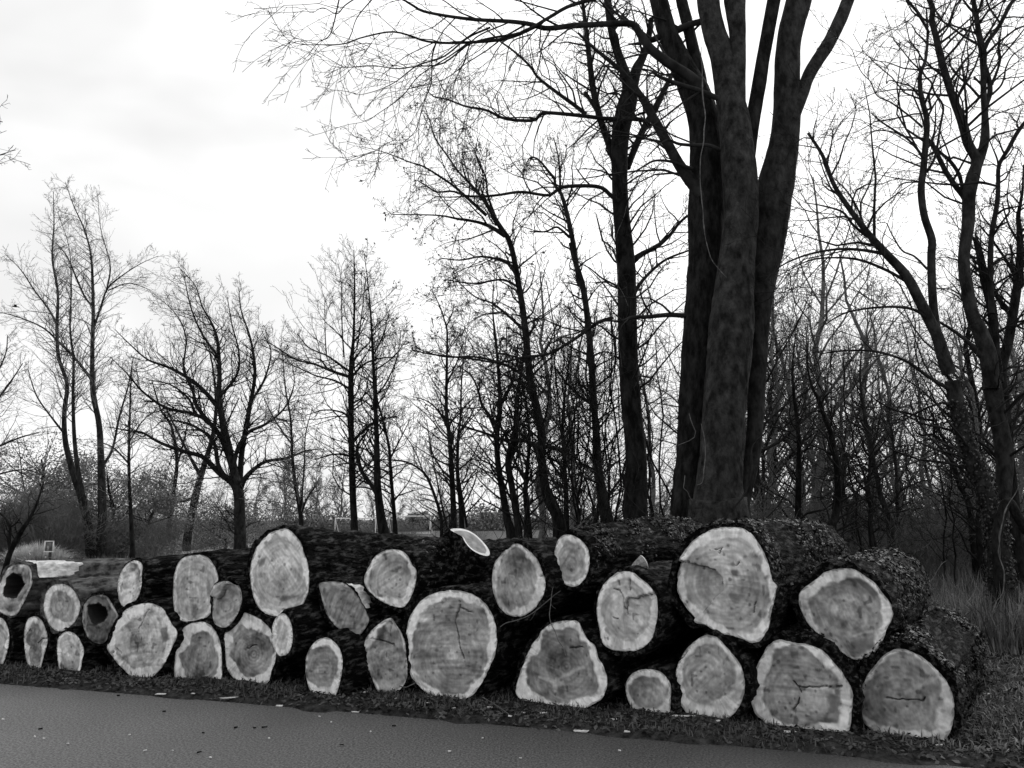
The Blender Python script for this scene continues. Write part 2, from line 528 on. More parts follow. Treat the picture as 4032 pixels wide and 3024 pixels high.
        if stripes:
            u = X * math.cos(sdir) + Z * math.sin(sdir); v = -X * math.sin(sdir) + Z * math.cos(sdir)
            stp = fbm(np.stack([u * 4, v * 55, 0 * u + seed], -1), seed + 11, 2)
            hcol = hcol * (1 + stripes * stp); scol = scol * (1 + stripes * .7 * stp)
        rad = np.hypot(X - ringc[0], Z - ringc[1])
        ringv = np.sin(rad * 190 + 2.5 * vn(p * 6, seed + 12))
        amp = (.26 * np.exp(-rad / .07) + .06) if rings is not None else .06
        hcol = hcol * (1 + amp * ringv + .09 * np.sin(rad * 95 + 3 * vn(p * 4, seed + 52)))
        T = hcol * (1 - mixv) + scol * mixv
        # transition line and radial fibres in the sapwood
        T = T * (1 - .18 * np.exp(-(sd_ / .01) ** 2))
        fib = vn(np.stack([np.cos(th) * 38, np.sin(th) * 38, 0 * th + seed], -1), seed + 13)
        fib2 = vn(np.stack([np.cos(th) * 75, np.sin(th) * 75, 0 * th + seed], -1), seed + 51)
        T = T * (1 + (.16 * fib + .14 * fib2)[None] * mixv)
        speck = sstep(.55, .75, vn(p * 26, seed + 14))
        T = T * (1 - .55 * speck * (1 - mixv * .6))
        for pp, d in stepL:
            ins = inside(pp, X, Z)
            Y = np.where(ins, Y - d, Y)
        for pp, d in crackL:
            ds = seg_dist(pp, X + .010 * vn(p * 16, seed + 46) + .006 * vn(p * 40, seed + 47), Z + .010 * vn(p * 16, seed + 48) + .006 * vn(p * 40, seed + 49))
            k = np.exp(-(ds / np.maximum(d * (.36 + .3 * vn(p * 11, seed + 44)), .0034)) ** 2)
            Y = Y + k * .05
            T = T * (1 - .72 * k)
        for pp, v_ in spotL:
            ds_ = seg_dist(np.vstack([pp, pp[:1]]), X, Z) * np.where(inside(pp, X, Z), 1, -1)
            k_ = sstep(-.012, .016, ds_ + .016 * vn(p * 13, seed + 21) + .010 * vn(p * 34, seed + 22))
            T = T * (1 - .85 * k_) + .85 * k_ * v_ * (1 + .5 * m1 + .4 * m2)
        if holL is not None:
            dh = seg_dist(np.vstack([holL, holL[:1]]), X, Z) * np.where(inside(holL, X, Z), 1, -1) + .012 * vn(p * 18, seed + 15) + .006 * vn(p * 45, seed + 16)
            Y = Y + hd * sstep(0, .012, dh)
            T = np.where(dh > -.016, .02, T)
        T = T * np.where(rr > r[None] - .010 - .012 * vn(cth * 14 + seed, seed + 53)[None], .45, 1)
        return np.stack([X, Y, Z], -1).reshape(-1, 3), np.clip(T, .02, .95).ravel()

    nh = int(np.clip(size * 58, 18, 62)); ns = 10
    hr = np.linspace(0.001, 1, nh)[:, None] * rh[None]
    sr = rh[None] + np.linspace(0, 1, ns)[:, None] * (r - rh)[None]
    R_ = thing('sawn_log', label, 'log', root, -ax, group)
    V, T = face(hr)
    obj('heartwood', make_mesh('heartwood', V, grid_faces(nh, NT), M['wood'], True, T), R_)
    V, T = face(sr)
    obj('sapwood', make_mesh('sapwood', V, grid_faces(ns, NT), M['wood'], True, T), R_)
    # bark body
    nl = int(np.clip(length * 19, 16, 64))
    ys = np.r_[0.004, np.linspace(.004, length, nl) ** 1.0]
    bt = bark * (1 + .5 * vn(cth * 4 + seed, seed + 17) + .35 * vn(cth * 15 + seed, seed + 18))
    rows = [np.stack([cx + r * np.cos(th), 0 * th + .006, cz + r * np.sin(th)], -1)]
    rm = r.mean()
    for i, y in enumerate(ys):
        t = y / length
        sc = 1 + (taper - 1) * t if not callable(taper) else taper(t)
        ro = (r * (1 - .45 * t) + rm * .45 * t + bt) * sc
        ccx = cx + shear * y + bend[0] * t + .03 * math.sin(t * 5 + seed); ccz = cz + bend[1] * t
        if zmin < .12:
            ccz = cz * sc + bend[1] * t
        P = np.stack([ccx + ro * np.cos(th), 0 * th + y, ccz + ro * np.sin(th)], -1)
        k = min(1, .25 + y / .12)
        q3 = P * np.array([11., 1.5, 11.]) + seed * 7.3
        rid = (1 - np.abs(vn(q3, seed + 19)) * 2) * .55 + vn(P * np.array([28., 8., 28.]) + seed, seed + 20) * .45
        big = vn(P * 1.9 + seed, seed + 23)
        dsp = k * brough * (bark * .8 * rid + .020 * big * t)
        P = P + np.stack([np.cos(th), 0 * th, np.sin(th)], -1) * dsp[:, None]
        P[:, 1] += .006 * vn(P * 30, seed + 24) if i == 0 else 0
        rows.append(P)
    rows.append(np.stack([ccx + ro * .02 * np.cos(th), 0 * th + length + .01, ccz + ro * .02 * np.sin(th)], -1))
    V = np.array(rows)
    obj('bark', make_mesh('bark', V.reshape(-1, 3), grid_faces(len(rows), NT), M[bmat]), R_)
    body = V[2:-1]
    if stripped is not None:            # a patch where the bark has come off, as its own shell
        t0, t1, y0, y1 = stripped
        ti = [i for i in range(NT) if t0 <= math.degrees(th[i]) <= t1]
        yi = [i for i in range(len(body)) if y0 <= body[i, 0, 1] <= y1]
        if len(ti) > 2 and len(yi) > 2:
            sub = body[np.ix_(yi, ti)].copy()
            cen = np.array([cx, 0, cz])
            dirv = unit((sub - cen) * np.array([1, 0, 1]))
            jag = vn(sub * 12, seed + 31)
            tt = np.linspace(0, 1, len(ti))[None, :]; yy = np.linspace(0, 1, len(yi))[:, None]
            edge = 1 - ((tt - .45) / .55) ** 2 - yy ** 2.2 + 0 * tt
            lift = np.where(edge + .15 * jag > .12, .012, -.02)
            sub = sub + dirv * lift[..., None]
            obj('bare_patch', make_mesh('bare_patch', sub.reshape(-1, 3), grid_faces(len(yi), len(ti), closed=False), M['stripped']), R_)
    if ivy:
        up = body.reshape(-1, 3)
        nrm = unit((up - np.array([cx, 0, cz])) * np.array([1, 0, 1]))
        w = np.clip(nrm[:, 2] * .8 + nrm[:, 0] * .35 + .25, 0, 1) ** 1.3 * sstep(-.25, .35, vn(up * 3.5 + seed, seed + 33))
        w /= w.sum()
        ii = rng.choice(len(up), ivy, p=w)
        Vv, Ff = leaf_quads(up[ii] + rng.normal(size=(ivy, 3)) * .012, nrm[ii], .022, rng, .014)
        obj('ivy_leaves', make_mesh('ivy_leaves', Vv, Ff, M['ivy'], False), R_, kind='stuff')
    LOGS[key] = dict(root=R_, r0=root, axis=axis, xdir=xdir, cx=cx, cz=cz, r=r, ax=ax)
    return R_

# ---- bottom row, left to right
build_log('A2', 'Z1', [(0, 860), (40, 890), (70, 960), (78, 1050), (60, 1130), (30, 1200), (0, 1240), (-60, 1220), (-95, 1120), (-100, 1000), (-60, 900)],
          'half hidden sawn log at the far left end, bottom row, cut by the picture edge', back=0, seed=2, sap=.06, ht=.38)
build_log('A3', 'Z1', [(270, 855), (320, 875), (345, 910), (365, 960), (380, 1020), (375, 1080), (350, 1160), (330, 1240), (290, 1285), (250, 1265), (215, 1210), (195, 1110), (190, 1010), (200, 930), (225, 875)],
          'slim oval log on the ground under the round log with thick bark', back=-0.02, seed=3, sap=.05, ht=.42,
          cracks=[([(205, 1010), (240, 960), (250, 985)], .008), ([(300, 1070), (330, 1030), (375, 1035)], .006)])
build_log('A4', 'Z1', [(540, 975), (590, 990), (630, 1030), (660, 1090), (665, 1150), (650, 1210), (635, 1270), (620, 1292), (590, 1292), (540, 1275), (490, 1290), (475, 1270), (460, 1180), (450, 1090), (460, 1030), (500, 985)],
          'small oval log on the ground below the dark decayed log', back=-0.04, seed=4, sap=.05, ht=.34, spots=[([(560, 1000), (610, 1020), (625, 1070), (590, 1080), (560, 1050)], .7)])
build_log('A8', 'Z1', [(1000, 800), (1080, 765), (1190, 745), (1300, 795), (1325, 850), (1370, 930), (1408, 975), (1400, 1040), (1370, 1080), (1330, 1180), (1270, 1270), (1180, 1340), (1110, 1350), (1060, 1330), (1000, 1280), (940, 1230), (905, 1180), (850, 1120), (845, 1085), (880, 1020), (890, 940), (940, 860)],
          'large pale round log with a wide ragged white border, left half of the bottom row', back=-0.06, seed=5,
          heart=[(1180, 800), (1260, 860), (1320, 940), (1335, 1030), (1310, 1110), (1280, 1180), (1200, 1240), (1130, 1275), (1050, 1270), (1000, 1220), (960, 1190), (930, 1150), (910, 1090), (920, 1010), (990, 930), (1040, 870), (1110, 850)],
          ht=.52, st=.84, mott=.32, cracks=[([(1100, 960), (1160, 830), (1190, 800)], .006), ([(860, 1150), (930, 1120), (960, 1160)], .008)],
          spots=[([(900, 1000), (1000, 940), (1040, 1000), (1030, 1150), (960, 1180), (920, 1100)], .6), ([(1260, 950), (1330, 930), (1340, 1040), (1290, 1070)], .16)])
build_log('A11', 'Z1', [(1580, 900), (1650, 910), (1700, 960), (1740, 1040), (1755, 1120), (1760, 1230), (1757, 1380), (1620, 1385), (1500, 1375), (1385, 1350), (1380, 1260), (1395, 1110), (1410, 1020), (1460, 940), (1520, 910)],
          'flat bottomed log with a dark heart and white corners, left half of the bottom row', back=0, seed=6,
          heart=[(1590, 960), (1640, 970), (1680, 1020), (1700, 1090), (1720, 1150), (1735, 1230), (1720, 1330), (1680, 1384), (1600, 1386), (1500, 1372), (1450, 1300), (1420, 1230), (1400, 1160), (1450, 1120), (1500, 1080), (1510, 1010), (1540, 985)],
          ht=.27, st=.8, mott=.3)
build_log('A12', 'Z1', [(1890, 820), (1960, 830), (2050, 870), (2120, 930), (2170, 1000), (2190, 1080), (2190, 1180), (2150, 1280), (2130, 1370), (2000, 1395), (1950, 1390), (1850, 1330), (1800, 1260), (1770, 1160), (1770, 1060), (1785, 980), (1820, 900)],
          'log with dark star shaped heart behind the small white rimmed log, bottom row', seed=7, back=0,
          heart=[(1900, 890), (1960, 960), (2040, 950), (2080, 1010), (2140, 1030), (2170, 1100), (2160, 1180), (2130, 1250), (2080, 1300), (2000, 1350), (1930, 1330), (1870, 1260), (1820, 1190), (1810, 1100), (1840, 1020), (1850, 960)],
          ht=.25, st=.82, mott=.32, rings=(2010, 1160), cracks=[([(1960, 1115), (2010, 1085), (2040, 1085)], .008)])
build_log('B2', 'Z2', [(430, 828), (475, 860), (500, 920), (510, 1000), (505, 1080), (480, 1150), (430, 1175), (390, 1165), (355, 1110), (340, 1020), (345, 930), (380, 855)],
          'smallest narrow log with an even white rim wedged under the tall oval log', seed=8, back=-0.3, sap=.05, ht=.47, st=.85, taper=1.25, length=1.9, bend=(-.1, .1))
build_log('B3', 'Z2', [(790, 1025), (840, 1060), (890, 1120), (905, 1200), (900, 1290), (880, 1370), (850, 1430), (820, 1450), (700, 1452), (660, 1410), (620, 1330), (608, 1230), (625, 1140), (680, 1060), (730, 1030)],
          'dark faced oval log with a white crescent on its right, bottom row centre', back=-0.33, seed=9,
          heart=[(760, 1075), (810, 1090), (840, 1140), (865, 1220), (860, 1310), (830, 1380), (800, 1420), (720, 1435), (670, 1400), (630, 1320), (618, 1230), (640, 1150), (700, 1090)], ht=.27, st=.78, stripes=.2, sdir=.1)
build_log('B6', 'Z2', [(1260, 870), (1300, 870), (1330, 930), (1370, 980), (1400, 1060), (1410, 1180), (1420, 1300), (1400, 1360), (1340, 1430), (1280, 1465), (1230, 1460), (1170, 1400), (1130, 1300), (1080, 1220), (1055, 1170), (1070, 1080), (1100, 1010), (1170, 930)],
          'pointed diamond shaped log leaning against the biggest log, bottom row', back=-0.03, seed=10, sap=.014, ht=.34,
          spots=[([(1075, 1110), (1080, 1050), (1120, 990), (1175, 960), (1170, 1020), (1130, 1080), (1090, 1120)], .8), ([(1185, 970), (1230, 960), (1235, 1010), (1190, 1030)], .08),
                 ([(1160, 1370), (1230, 1340), (1300, 1400), (1280, 1455), (1210, 1440)], .6), ([(1240, 890), (1300, 890), (1330, 960), (1270, 980)], .55)],
          cracks=[([(1130, 1040), (1250, 1060), (1300, 1080)], .006), ([(1285, 900), (1280, 970)], .007)])
build_log('B7', 'Z2', [(1750, 650), (1850, 660), (1950, 690), (2040, 760), (2090, 840), (2120, 940), (2125, 1080), (2110, 1160), (2060, 1250), (2030, 1320), (1980, 1400), (1900, 1460), (1800, 1495), (1700, 1490), (1590, 1440), (1500, 1370), (1430, 1290), (1415, 1180), (1400, 1050), (1420, 900), (1470, 800), (1550, 710), (1650, 665)],
          'biggest round log on the ground with a broad white rim over its top', back=-0.03, seed=11, bark=.035,
          heart=[(1760, 710), (1850, 720), (1890, 770), (1960, 760), (2040, 830), (2065, 920), (2060, 1060), (2050, 1150), (2040, 1250), (1980, 1340), (1900, 1440), (1790, 1475), (1690, 1475), (1590, 1420), (1510, 1350), (1450, 1280), (1440, 1180), (1445, 1060), (1470, 950), (1510, 860), (1590, 800), (1680, 740)],
          ht=.33, st=.8, stripes=.28, sdir=.06, mott=.22, spots=[([(1490, 1140), (1530, 1115), (1590, 1130), (1600, 1180), (1540, 1200), (1495, 1180)], .17), ([(1450, 1290), (1510, 1330), (1560, 1400), (1650, 1450), (1560, 1440), (1480, 1370)], .5)],
          cracks=[([(1830, 730), (1800, 900), (1830, 1050), (1860, 1200)], .005), ([(1840, 790), (1930, 830)], .006)])
build_log('C3', 'Z3', [(540, 915), (620, 895), (750, 885), (790, 950), (830, 1040), (900, 1090), (910, 1180), (960, 1250), (985, 1330), (985, 1410), (950, 1490), (860, 1540), (740, 1575), (600, 1570), (450, 1545), (340, 1510), (260, 1450), (262, 1400), (300, 1290), (350, 1170), (390, 1080), (450, 1020), (460, 970)],
          'wide bell shaped log with a ringed pith and an uneven white border', back=-0.05, seed=12, bark=.03,
          heart=[(580, 950), (650, 940), (680, 930), (740, 960), (780, 1050), (830, 1080), (870, 1170), (905, 1260), (920, 1340), (925, 1420), (880, 1500), (760, 1545), (600, 1540), (480, 1510), (390, 1470), (345, 1400), (340, 1300), (370, 1220), (450, 1130), (470, 1040), (510, 980)],
          ht=.26, st=.72, rings=(665, 1255), mott=.25,
          spots=[([(395, 1320), (520, 1350), (570, 1365), (640, 1320), (740, 1275), (830, 1230), (835, 1240), (740, 1300), (640, 1345), (580, 1380), (500, 1365)], .5), ([(560, 1380), (640, 1370), (665, 1410), (600, 1420), (570, 1450)], .45), ([(600, 1420), (640, 1410), (645, 1470), (610, 1480)], .1)],
          cracks=[([(690, 1110), (790, 1100)], .006)], stripped=None)
build_log('C5', 'Z3', [(1260, 1275), (1330, 1275), (1400, 1290), (1450, 1330), (1490, 1390), (1495, 1450), (1490, 1540), (1475, 1630), (1440, 1640), (1400, 1620), (1280, 1620), (1210, 1590), (1160, 1520), (1130, 1430), (1140, 1370), (1180, 1310)],
          'small squat log with a broad pale rim, right half of the bottom row', back=-0.08, seed=13,
          heart=[(1290, 1350), (1360, 1345), (1410, 1370), (1440, 1430), (1445, 1500), (1430, 1560), (1380, 1590), (1290, 1585), (1220, 1560), (1175, 1500), (1155, 1440), (1190, 1380), (1240, 1360)], ht=.30, st=.62, mott=.2, length=2.2)
build_log('C6', 'Z3', [(1770, 1000), (1830, 1010), (1880, 1040), (1940, 1110), (2010, 1190), (2060, 1270), (2080, 1370), (2070, 1450), (2020, 1530), (1930, 1590), (1820, 1615), (1720, 1605), (1630, 1560), (1560, 1480), (1530, 1400), (1530, 1290), (1560, 1200), (1620, 1110), (1700, 1040)],
          'egg shaped log with an even pale rim beneath the largest upper log', back=-0.14, seed=14,
          heart=[(1800, 1075), (1860, 1095), (1910, 1150), (1950, 1230), (1985, 1310), (1985, 1390), (1950, 1470), (1890, 1540), (1800, 1560), (1720, 1550), (1640, 1510), (1595, 1440), (1575, 1360), (1590, 1270), (1630, 1200), (1690, 1140), (1750, 1090)],
          ht=.33, st=.62, stripes=.25, sdir=.9, mott=.18, cracks=[([(1545, 1215), (1640, 1130)], .008)])
build_log('D2', 'Z4', [(170, 1100), (260, 1035), (370, 1060), (500, 1080), (600, 1110), (680, 1190), (750, 1270), (800, 1340), (850, 1430), (857, 1480), (845, 1600), (832, 1725), (700, 1718), (500, 1715), (330, 1705), (227, 1690), (150, 1640), (90, 1600), (50, 1520), (45, 1440), (70, 1330), (110, 1220), (150, 1160)],
          'broad log with a cracked dark heart and wide white right side, under the triangular log', back=-0.18, seed=15,
          heart=[(270, 1100), (370, 1090), (480, 1120), (560, 1180), (640, 1250), (710, 1330), (735, 1430), (740, 1520), (735, 1600), (720, 1712), (560, 1714), (420, 1710), (300, 1695), (210, 1650), (165, 1560), (140, 1480), (155, 1380), (170, 1290), (195, 1200), (230, 1140)],
          ht=.30, st=.74, stripes=.25, sdir=.0, mott=.3, bark=.03, ivy=700,
          cracks=[([(440, 1420), (560, 1410), (720, 1420), (850, 1435)], .006), ([(440, 1500), (400, 1580), (370, 1660)], .006), ([(390, 1370), (440, 1430), (450, 1460)], .006)],
          spots=[([(430, 1420), (480, 1400), (500, 1420), (450, 1440)], .12), ([(465, 1330), (485, 1330), (483, 1355), (466, 1352)], .05), ([(650, 1490), (735, 1480), (735, 1600), (680, 1620)], .16), ([(230, 1120), (330, 1095), (300, 1170), (230, 1180)], .15)])
build_log('D3', 'Z4', [(1200, 1110), (1280, 1120), (1400, 1170), (1480, 1240), (1560, 1320), (1620, 1400), (1655, 1500), (1660, 1590), (1640, 1690), (1582, 1780), (1480, 1796), (1370, 1780), (1250, 1760), (1100, 1735), (1000, 1690), (940, 1650), (910, 1580), (905, 1500), (930, 1420), (970, 1320), (1050, 1220), (1120, 1150)],
          'dark weathered log at the right end of the bottom row, ivy on its bark', back=-0.2, seed=16, bark=.05, ivy=2600, length=2.5, brough=1.3,
          heart=[(1210, 1125), (1290, 1140), (1380, 1200), (1450, 1260), (1520, 1340), (1560, 1420), (1580, 1500), (1580, 1600), (1550, 1690), (1490, 1775), (1400, 1770), (1260, 1750), (1110, 1728), (1010, 1685), (945, 1640), (920, 1580), (915, 1500), (940, 1425), (980, 1330), (1060, 1230), (1130, 1160)],
          ht=.20, st=.55, mott=.35, spots=[([(1260, 1450), (1330, 1420), (1480, 1340), (1580, 1300), (1560, 1340), (1440, 1400), (1340, 1440), (1270, 1470)], .42), ([(1200, 1120), (1290, 1140), (1290, 1160), (1210, 1160)], .07)],
          cracks=[([(1120, 1505), (1300, 1525), (1420, 1530), (1440, 1500)], .007)])
# ---- upper rows, left to right
build_log('A1', 'Z1', [(-70, 700), (-20, 620), (20, 560), (60, 475), (110, 450), (190, 445), (235, 455), (255, 520), (262, 600), (225, 680), (180, 760), (150, 830), (110, 858), (50, 850), (0, 825), (-70, 790)],
          'hollow log with a black hole through it, top of the pile at the left end', seed=17, back=0, sap=.02, ht=.45, st=.5, bmat='bark_pale', bark=.02,
          hollow=[(35, 640), (60, 560), (110, 515), (160, 535), (178, 585), (190, 605), (165, 650), (130, 700), (75, 708), (35, 685)], stripped=(20, 80, .01, .62), length=3.2, taper=1.0, bend=(0, -.05))
build_log('A5', 'Z1', [(510, 600), (560, 625), (600, 665), (630, 730), (640, 790), (620, 860), (580, 920), (520, 965), (475, 985), (410, 950), (365, 880), (345, 800), (350, 720), (375, 650), (430, 605)],
          'round log with smooth grey bark resting on two small logs, left end', seed=18, back=-0.02, bmat='bark_pale', bark=.035,
          heart=[(490, 660), (550, 680), (590, 740), (600, 800), (570, 870), (520, 910), (450, 905), (400, 850), (385, 780), (400, 710), (440, 670)], ht=.32, st=.6, stripes=.2, sdir=2.3, length=2.2)
build_log('A6', 'Z1', [(690, 720), (760, 690), (830, 685), (870, 720), (930, 830), (940, 860), (905, 900), (880, 960), (860, 1010), (840, 1060), (800, 1080), (730, 1060), (680, 1000), (650, 900), (655, 800)],
          'dark decayed log with a broken cavity left of the large pale log', seed=19, back=-0.05, sap=.016, ht=.12, st=.28, mott=.5,
          hollow=[(700, 775), (780, 762), (830, 795), (850, 840), (815, 890), (760, 915), (725, 890), (705, 840)], hd=.8,
          spots=[([(840, 690), (860, 710), (930, 840), (925, 850), (880, 780)], .75), ([(665, 800), (690, 740), (700, 760), (690, 850), (690, 950), (670, 900)], .36)])
build_log('A7', 'Z1', [(1060, 410), (1120, 425), (1135, 470), (1125, 520), (1125, 590), (1115, 660), (1090, 720), (1030, 770), (980, 790), (950, 760), (935, 680), (930, 600), (950, 520), (1000, 445)],
          'tilted narrow log with a patchy face on top of the large pale log', seed=20, sap=.04, ht=.42, st=.72, mott=.35, back=0,
          spots=[([(1030, 520), (1070, 500), (1080, 580), (1040, 600)], .8), ([(960, 760), (1000, 690), (1050, 700), (1040, 750), (980, 785)], .75)], taper=1.15, bend=(0, .05))
build_log('A9', 'Z1', [(1560, 370), (1620, 375), (1670, 410), (1710, 480), (1730, 560), (1720, 640), (1700, 700), (1690, 800), (1640, 870), (1560, 905), (1490, 910), (1410, 880), (1380, 820), (1370, 700), (1375, 560), (1400, 450), (1450, 390), (1500, 375)],
          'tall oval pale log with a faint rim, upper row left of the highest oval log', back=0.03, seed=21, sap=.03, ht=.5, st=.66, mott=.22, bark=.03, brough=1.4, taper=1.05,
          spots=[([(1385, 850), (1440, 870), (1500, 905), (1430, 925), (1385, 890)], .85)])
build_log('A10', 'Z1', [(1810, 570), (1870, 590), (1910, 640), (1920, 720), (1900, 800), (1860, 880), (1800, 945), (1750, 950), (1700, 920), (1680, 850), (1690, 740), (1690, 660), (1720, 600)],
          'small log with a stepped notched face tucked beside the tall oval pale log', seed=22, back=-0.05, sap=.025, ht=.42, st=.6,
          steps=[([(1680, 690), (1750, 725), (1790, 640), (1830, 605), (1900, 620), (1870, 560), (1700, 560), (1660, 640)], .05)],
          cracks=[([(1690, 700), (1755, 725), (1790, 640), (1830, 605), (1890, 620)], .008)])
build_log('B1', 'Z2', [(420, 165), (480, 170), (540, 220), (580, 290), (600, 360), (630, 440), (640, 560), (635, 660), (600, 750), (550, 810), (480, 850), (350, 860), (250, 810), (210, 740), (180, 640), (168, 500), (185, 400), (220, 310), (290, 230), (350, 185)],
          'highest tall oval log with a thin white rim and deeply furrowed bark', back=0, seed=23, sap=.04, ht=.47, st=.8, mott=.2, bark=.035, brough=1.5, length=3.3, bend=(0, -.22),
          spots=[([(385, 770), (430, 700), (500, 690), (560, 690), (500, 730), (430, 750), (400, 800)], .16), ([(235, 410), (290, 400), (280, 450), (240, 470)], .2)])
build_log('B4', 'Z2', [(705, 590), (820, 580), (910, 590), (980, 640), (1040, 720), (1090, 820), (1120, 880), (1090, 950), (1015, 1030), (940, 1000), (850, 940), (780, 850), (750, 760), (730, 670)],
          'leaf shaped dark log with stripped pale wood along its upper right side', seed=24, sap=.012, ht=.24, st=.4, stripes=.5, sdir=1.2, back=0, stripped=(-5, 85, 0, .2), bark=.02)
build_log('B5', 'Z2', [(1290, 325), (1380, 335), (1430, 390), (1455, 460), (1490, 480), (1485, 560), (1480, 620), (1450, 700), (1400, 780), (1350, 790), (1270, 770), (1180, 720), (1100, 650), (1070, 580), (1080, 520), (1120, 450), (1150, 390), (1220, 340)],
          'rounded log with mid grey heart and two sawn side stubs, centre of the upper row', back=0, seed=25, bark=.03, brough=1.4, ivy=500,
          heart=[(1290, 350), (1370, 380), (1420, 420), (1450, 490), (1455, 560), (1440, 640), (1390, 710), (1340, 715), (1270, 705), (1190, 715), (1130, 640), (1110, 590), (1110, 520), (1160, 440), (1240, 370)], ht=.3, st=.7, mott=.28, length=3.0)
build_log('C1', 'Z3', [(290, 280), (330, 310), (390, 350), (430, 400), (460, 450), (475, 510), (500, 570), (500, 640), (470, 720), (420, 790), (360, 840), (280, 865), (200, 850), (140, 800), (100, 720), (75, 620), (80, 500), (100, 420), (150, 360), (220, 310), (240, 285)],
          'pear shaped dark faced log with a splintered tip above the bell shaped log', seed=26, back=-0.1,
          heart=[(270, 300), (330, 350), (370, 400), (410, 470), (430, 560), (430, 650), (400, 730), (340, 790), (270, 810), (200, 790), (150, 730), (120, 640), (110, 520), (130, 440), (180, 380), (240, 320)], ht=.27, st=.55, mott=.28,
          spots=[([(280, 430), (320, 420), (320, 470), (285, 470)], .1), ([(360, 690), (430, 670), (455, 560), (462, 570), (440, 680), (370, 700)], .6), ([(260, 590), (285, 590), (285, 620), (262, 620)], .08)], cracks=[([(440, 530), (500, 545)], .014)])
build_log('C2', 'Z3', [(680, 208), (740, 225), (800, 270), (840, 330), (850, 400), (845, 480), (820, 550), (770, 610), (720, 628), (650, 605), (600, 560), (580, 490), (568, 390), (575, 310), (600, 245), (640, 212)],
          'small oval end of a thick ivy covered log, top row right of centre', seed=27, sap=.045, ht=.36, st=.78, taper=lambda t: 1 + .7 * min(1, t * 1.6), ivy=2200, length=3.0, bend=(.15, -.12), bark=.03, brough=1.2)
build_log('C4', 'Z3', [(1060, 510), (1130, 500), (1200, 505), (1240, 550), (1310, 600), (1360, 660), (1385, 740), (1385, 830), (1370, 930), (1350, 1020), (1300, 1090), (1200, 1140), (1100, 1135), (1000, 1120), (940, 1060), (925, 950), (905, 850), (905, 760), (920, 680), (960, 600), (1020, 545)],
          'bright log with a stepped notch cut across its face and a broad white rim', seed=28, back=-0.12,
          heart=[(1060, 570), (1150, 560), (1230, 600), (1290, 650), (1330, 730), (1330, 850), (1310, 940), (1270, 1010), (1190, 1060), (1090, 1050), (1010, 1000), (965, 930), (945, 840), (950, 740), (980, 650)], ht=.46, st=.84, mott=.2,
          steps=[([(1130, 760), (1150, 715), (1220, 722), (1270, 690), (1330, 680), (1400, 685), (1420, 900), (1350, 1160), (1150, 1160), (1110, 870)], -.045)],
          cracks=[([(1125, 840), (1130, 760), (1150, 715), (1220, 722), (1270, 690), (1330, 680), (1390, 685)], .009), ([(1170, 560), (1168, 650)], .010), ([(1072, 570), (1082, 605)], .007), ([(1040, 640), (1090, 650), (1115, 720), (1120, 800)], .006), ([(940, 1050), (1000, 1040), (1030, 1055)], .008), ([(1040, 870), (1080, 880)], .008)],
          spots=[([(1040, 720), (1080, 690), (1115, 740), (1115, 820), (1070, 870), (1035, 850)], .6)])
build_log('C7', 'Z5', [(730, 110), (850, 105), (1000, 110), (1100, 160), (1180, 240), (1240, 320), (1300, 450), (1350, 560), (1380, 700), (1385, 780), (1460, 830), (1440, 930), (1410, 1080), (1370, 1200), (1360, 1330), (1300, 1450), (1230, 1540), (1120, 1555), (1030, 1500), (900, 1460), (770, 1440), (650, 1380), (530, 1310), (430, 1305), (400, 1240), (290, 1130), (220, 1020), (175, 900), (175, 780), (205, 630), (235, 520), (300, 400), (420, 270), (560, 170)],
          'largest upper log with a ledge sawn into its left side and a bright white rim', seed=29, bark=.035, ivy=2400, length=3.0, back=-0.12,
          heart=[(760, 220), (900, 195), (1020, 210), (1110, 280), (1180, 370), (1240, 480), (1300, 620), (1340, 760), (1390, 900), (1360, 1020), (1300, 1140), (1240, 1260), (1150, 1370), (1040, 1420), (920, 1400), (790, 1330), (650, 1260), (520, 1200), (430, 1120), (350, 1030), (290, 930), (262, 820), (270, 700), (330, 520), (400, 430), (500, 330), (620, 270)],
          ht=.42, st=.85, mott=.2,
          steps=[([(210, 540), (320, 535), (380, 575), (500, 595), (600, 625), (690, 650), (780, 740), (790, 900), (620, 1050), (480, 1220), (390, 1280), (150, 1000), (130, 700)], -.06)],
          cracks=[([(220, 538), (320, 535), (380, 575), (500, 595), (600, 625), (690, 650)], .010), ([(650, 1010), (560, 1120), (490, 1190)], .011), ([(680, 380), (760, 360), (740, 430)], .009), ([(305, 1030), (285, 1090)], .01), ([(1180, 1050), (1150, 1160)], .009), ([(940, 590), (990, 540)], .006)],
          spots=[([(890, 660), (950, 655), (955, 710), (905, 715)], .06), ([(875, 960), (950, 950), (1000, 1020), (1000, 1090), (930, 1080), (880, 1040)], .22), ([(920, 1090), (1000, 1090), (1000, 1130), (930, 1135)], .08),
                 ([(1290, 740), (1330, 715), (1330, 750), (1300, 760)], .08), ([(1040, 470), (1075, 465), (1070, 495), (1042, 495)], .1), ([(1080, 450), (1180, 370), (1240, 320), (1245, 335), (1180, 390), (1090, 460)], .8)])
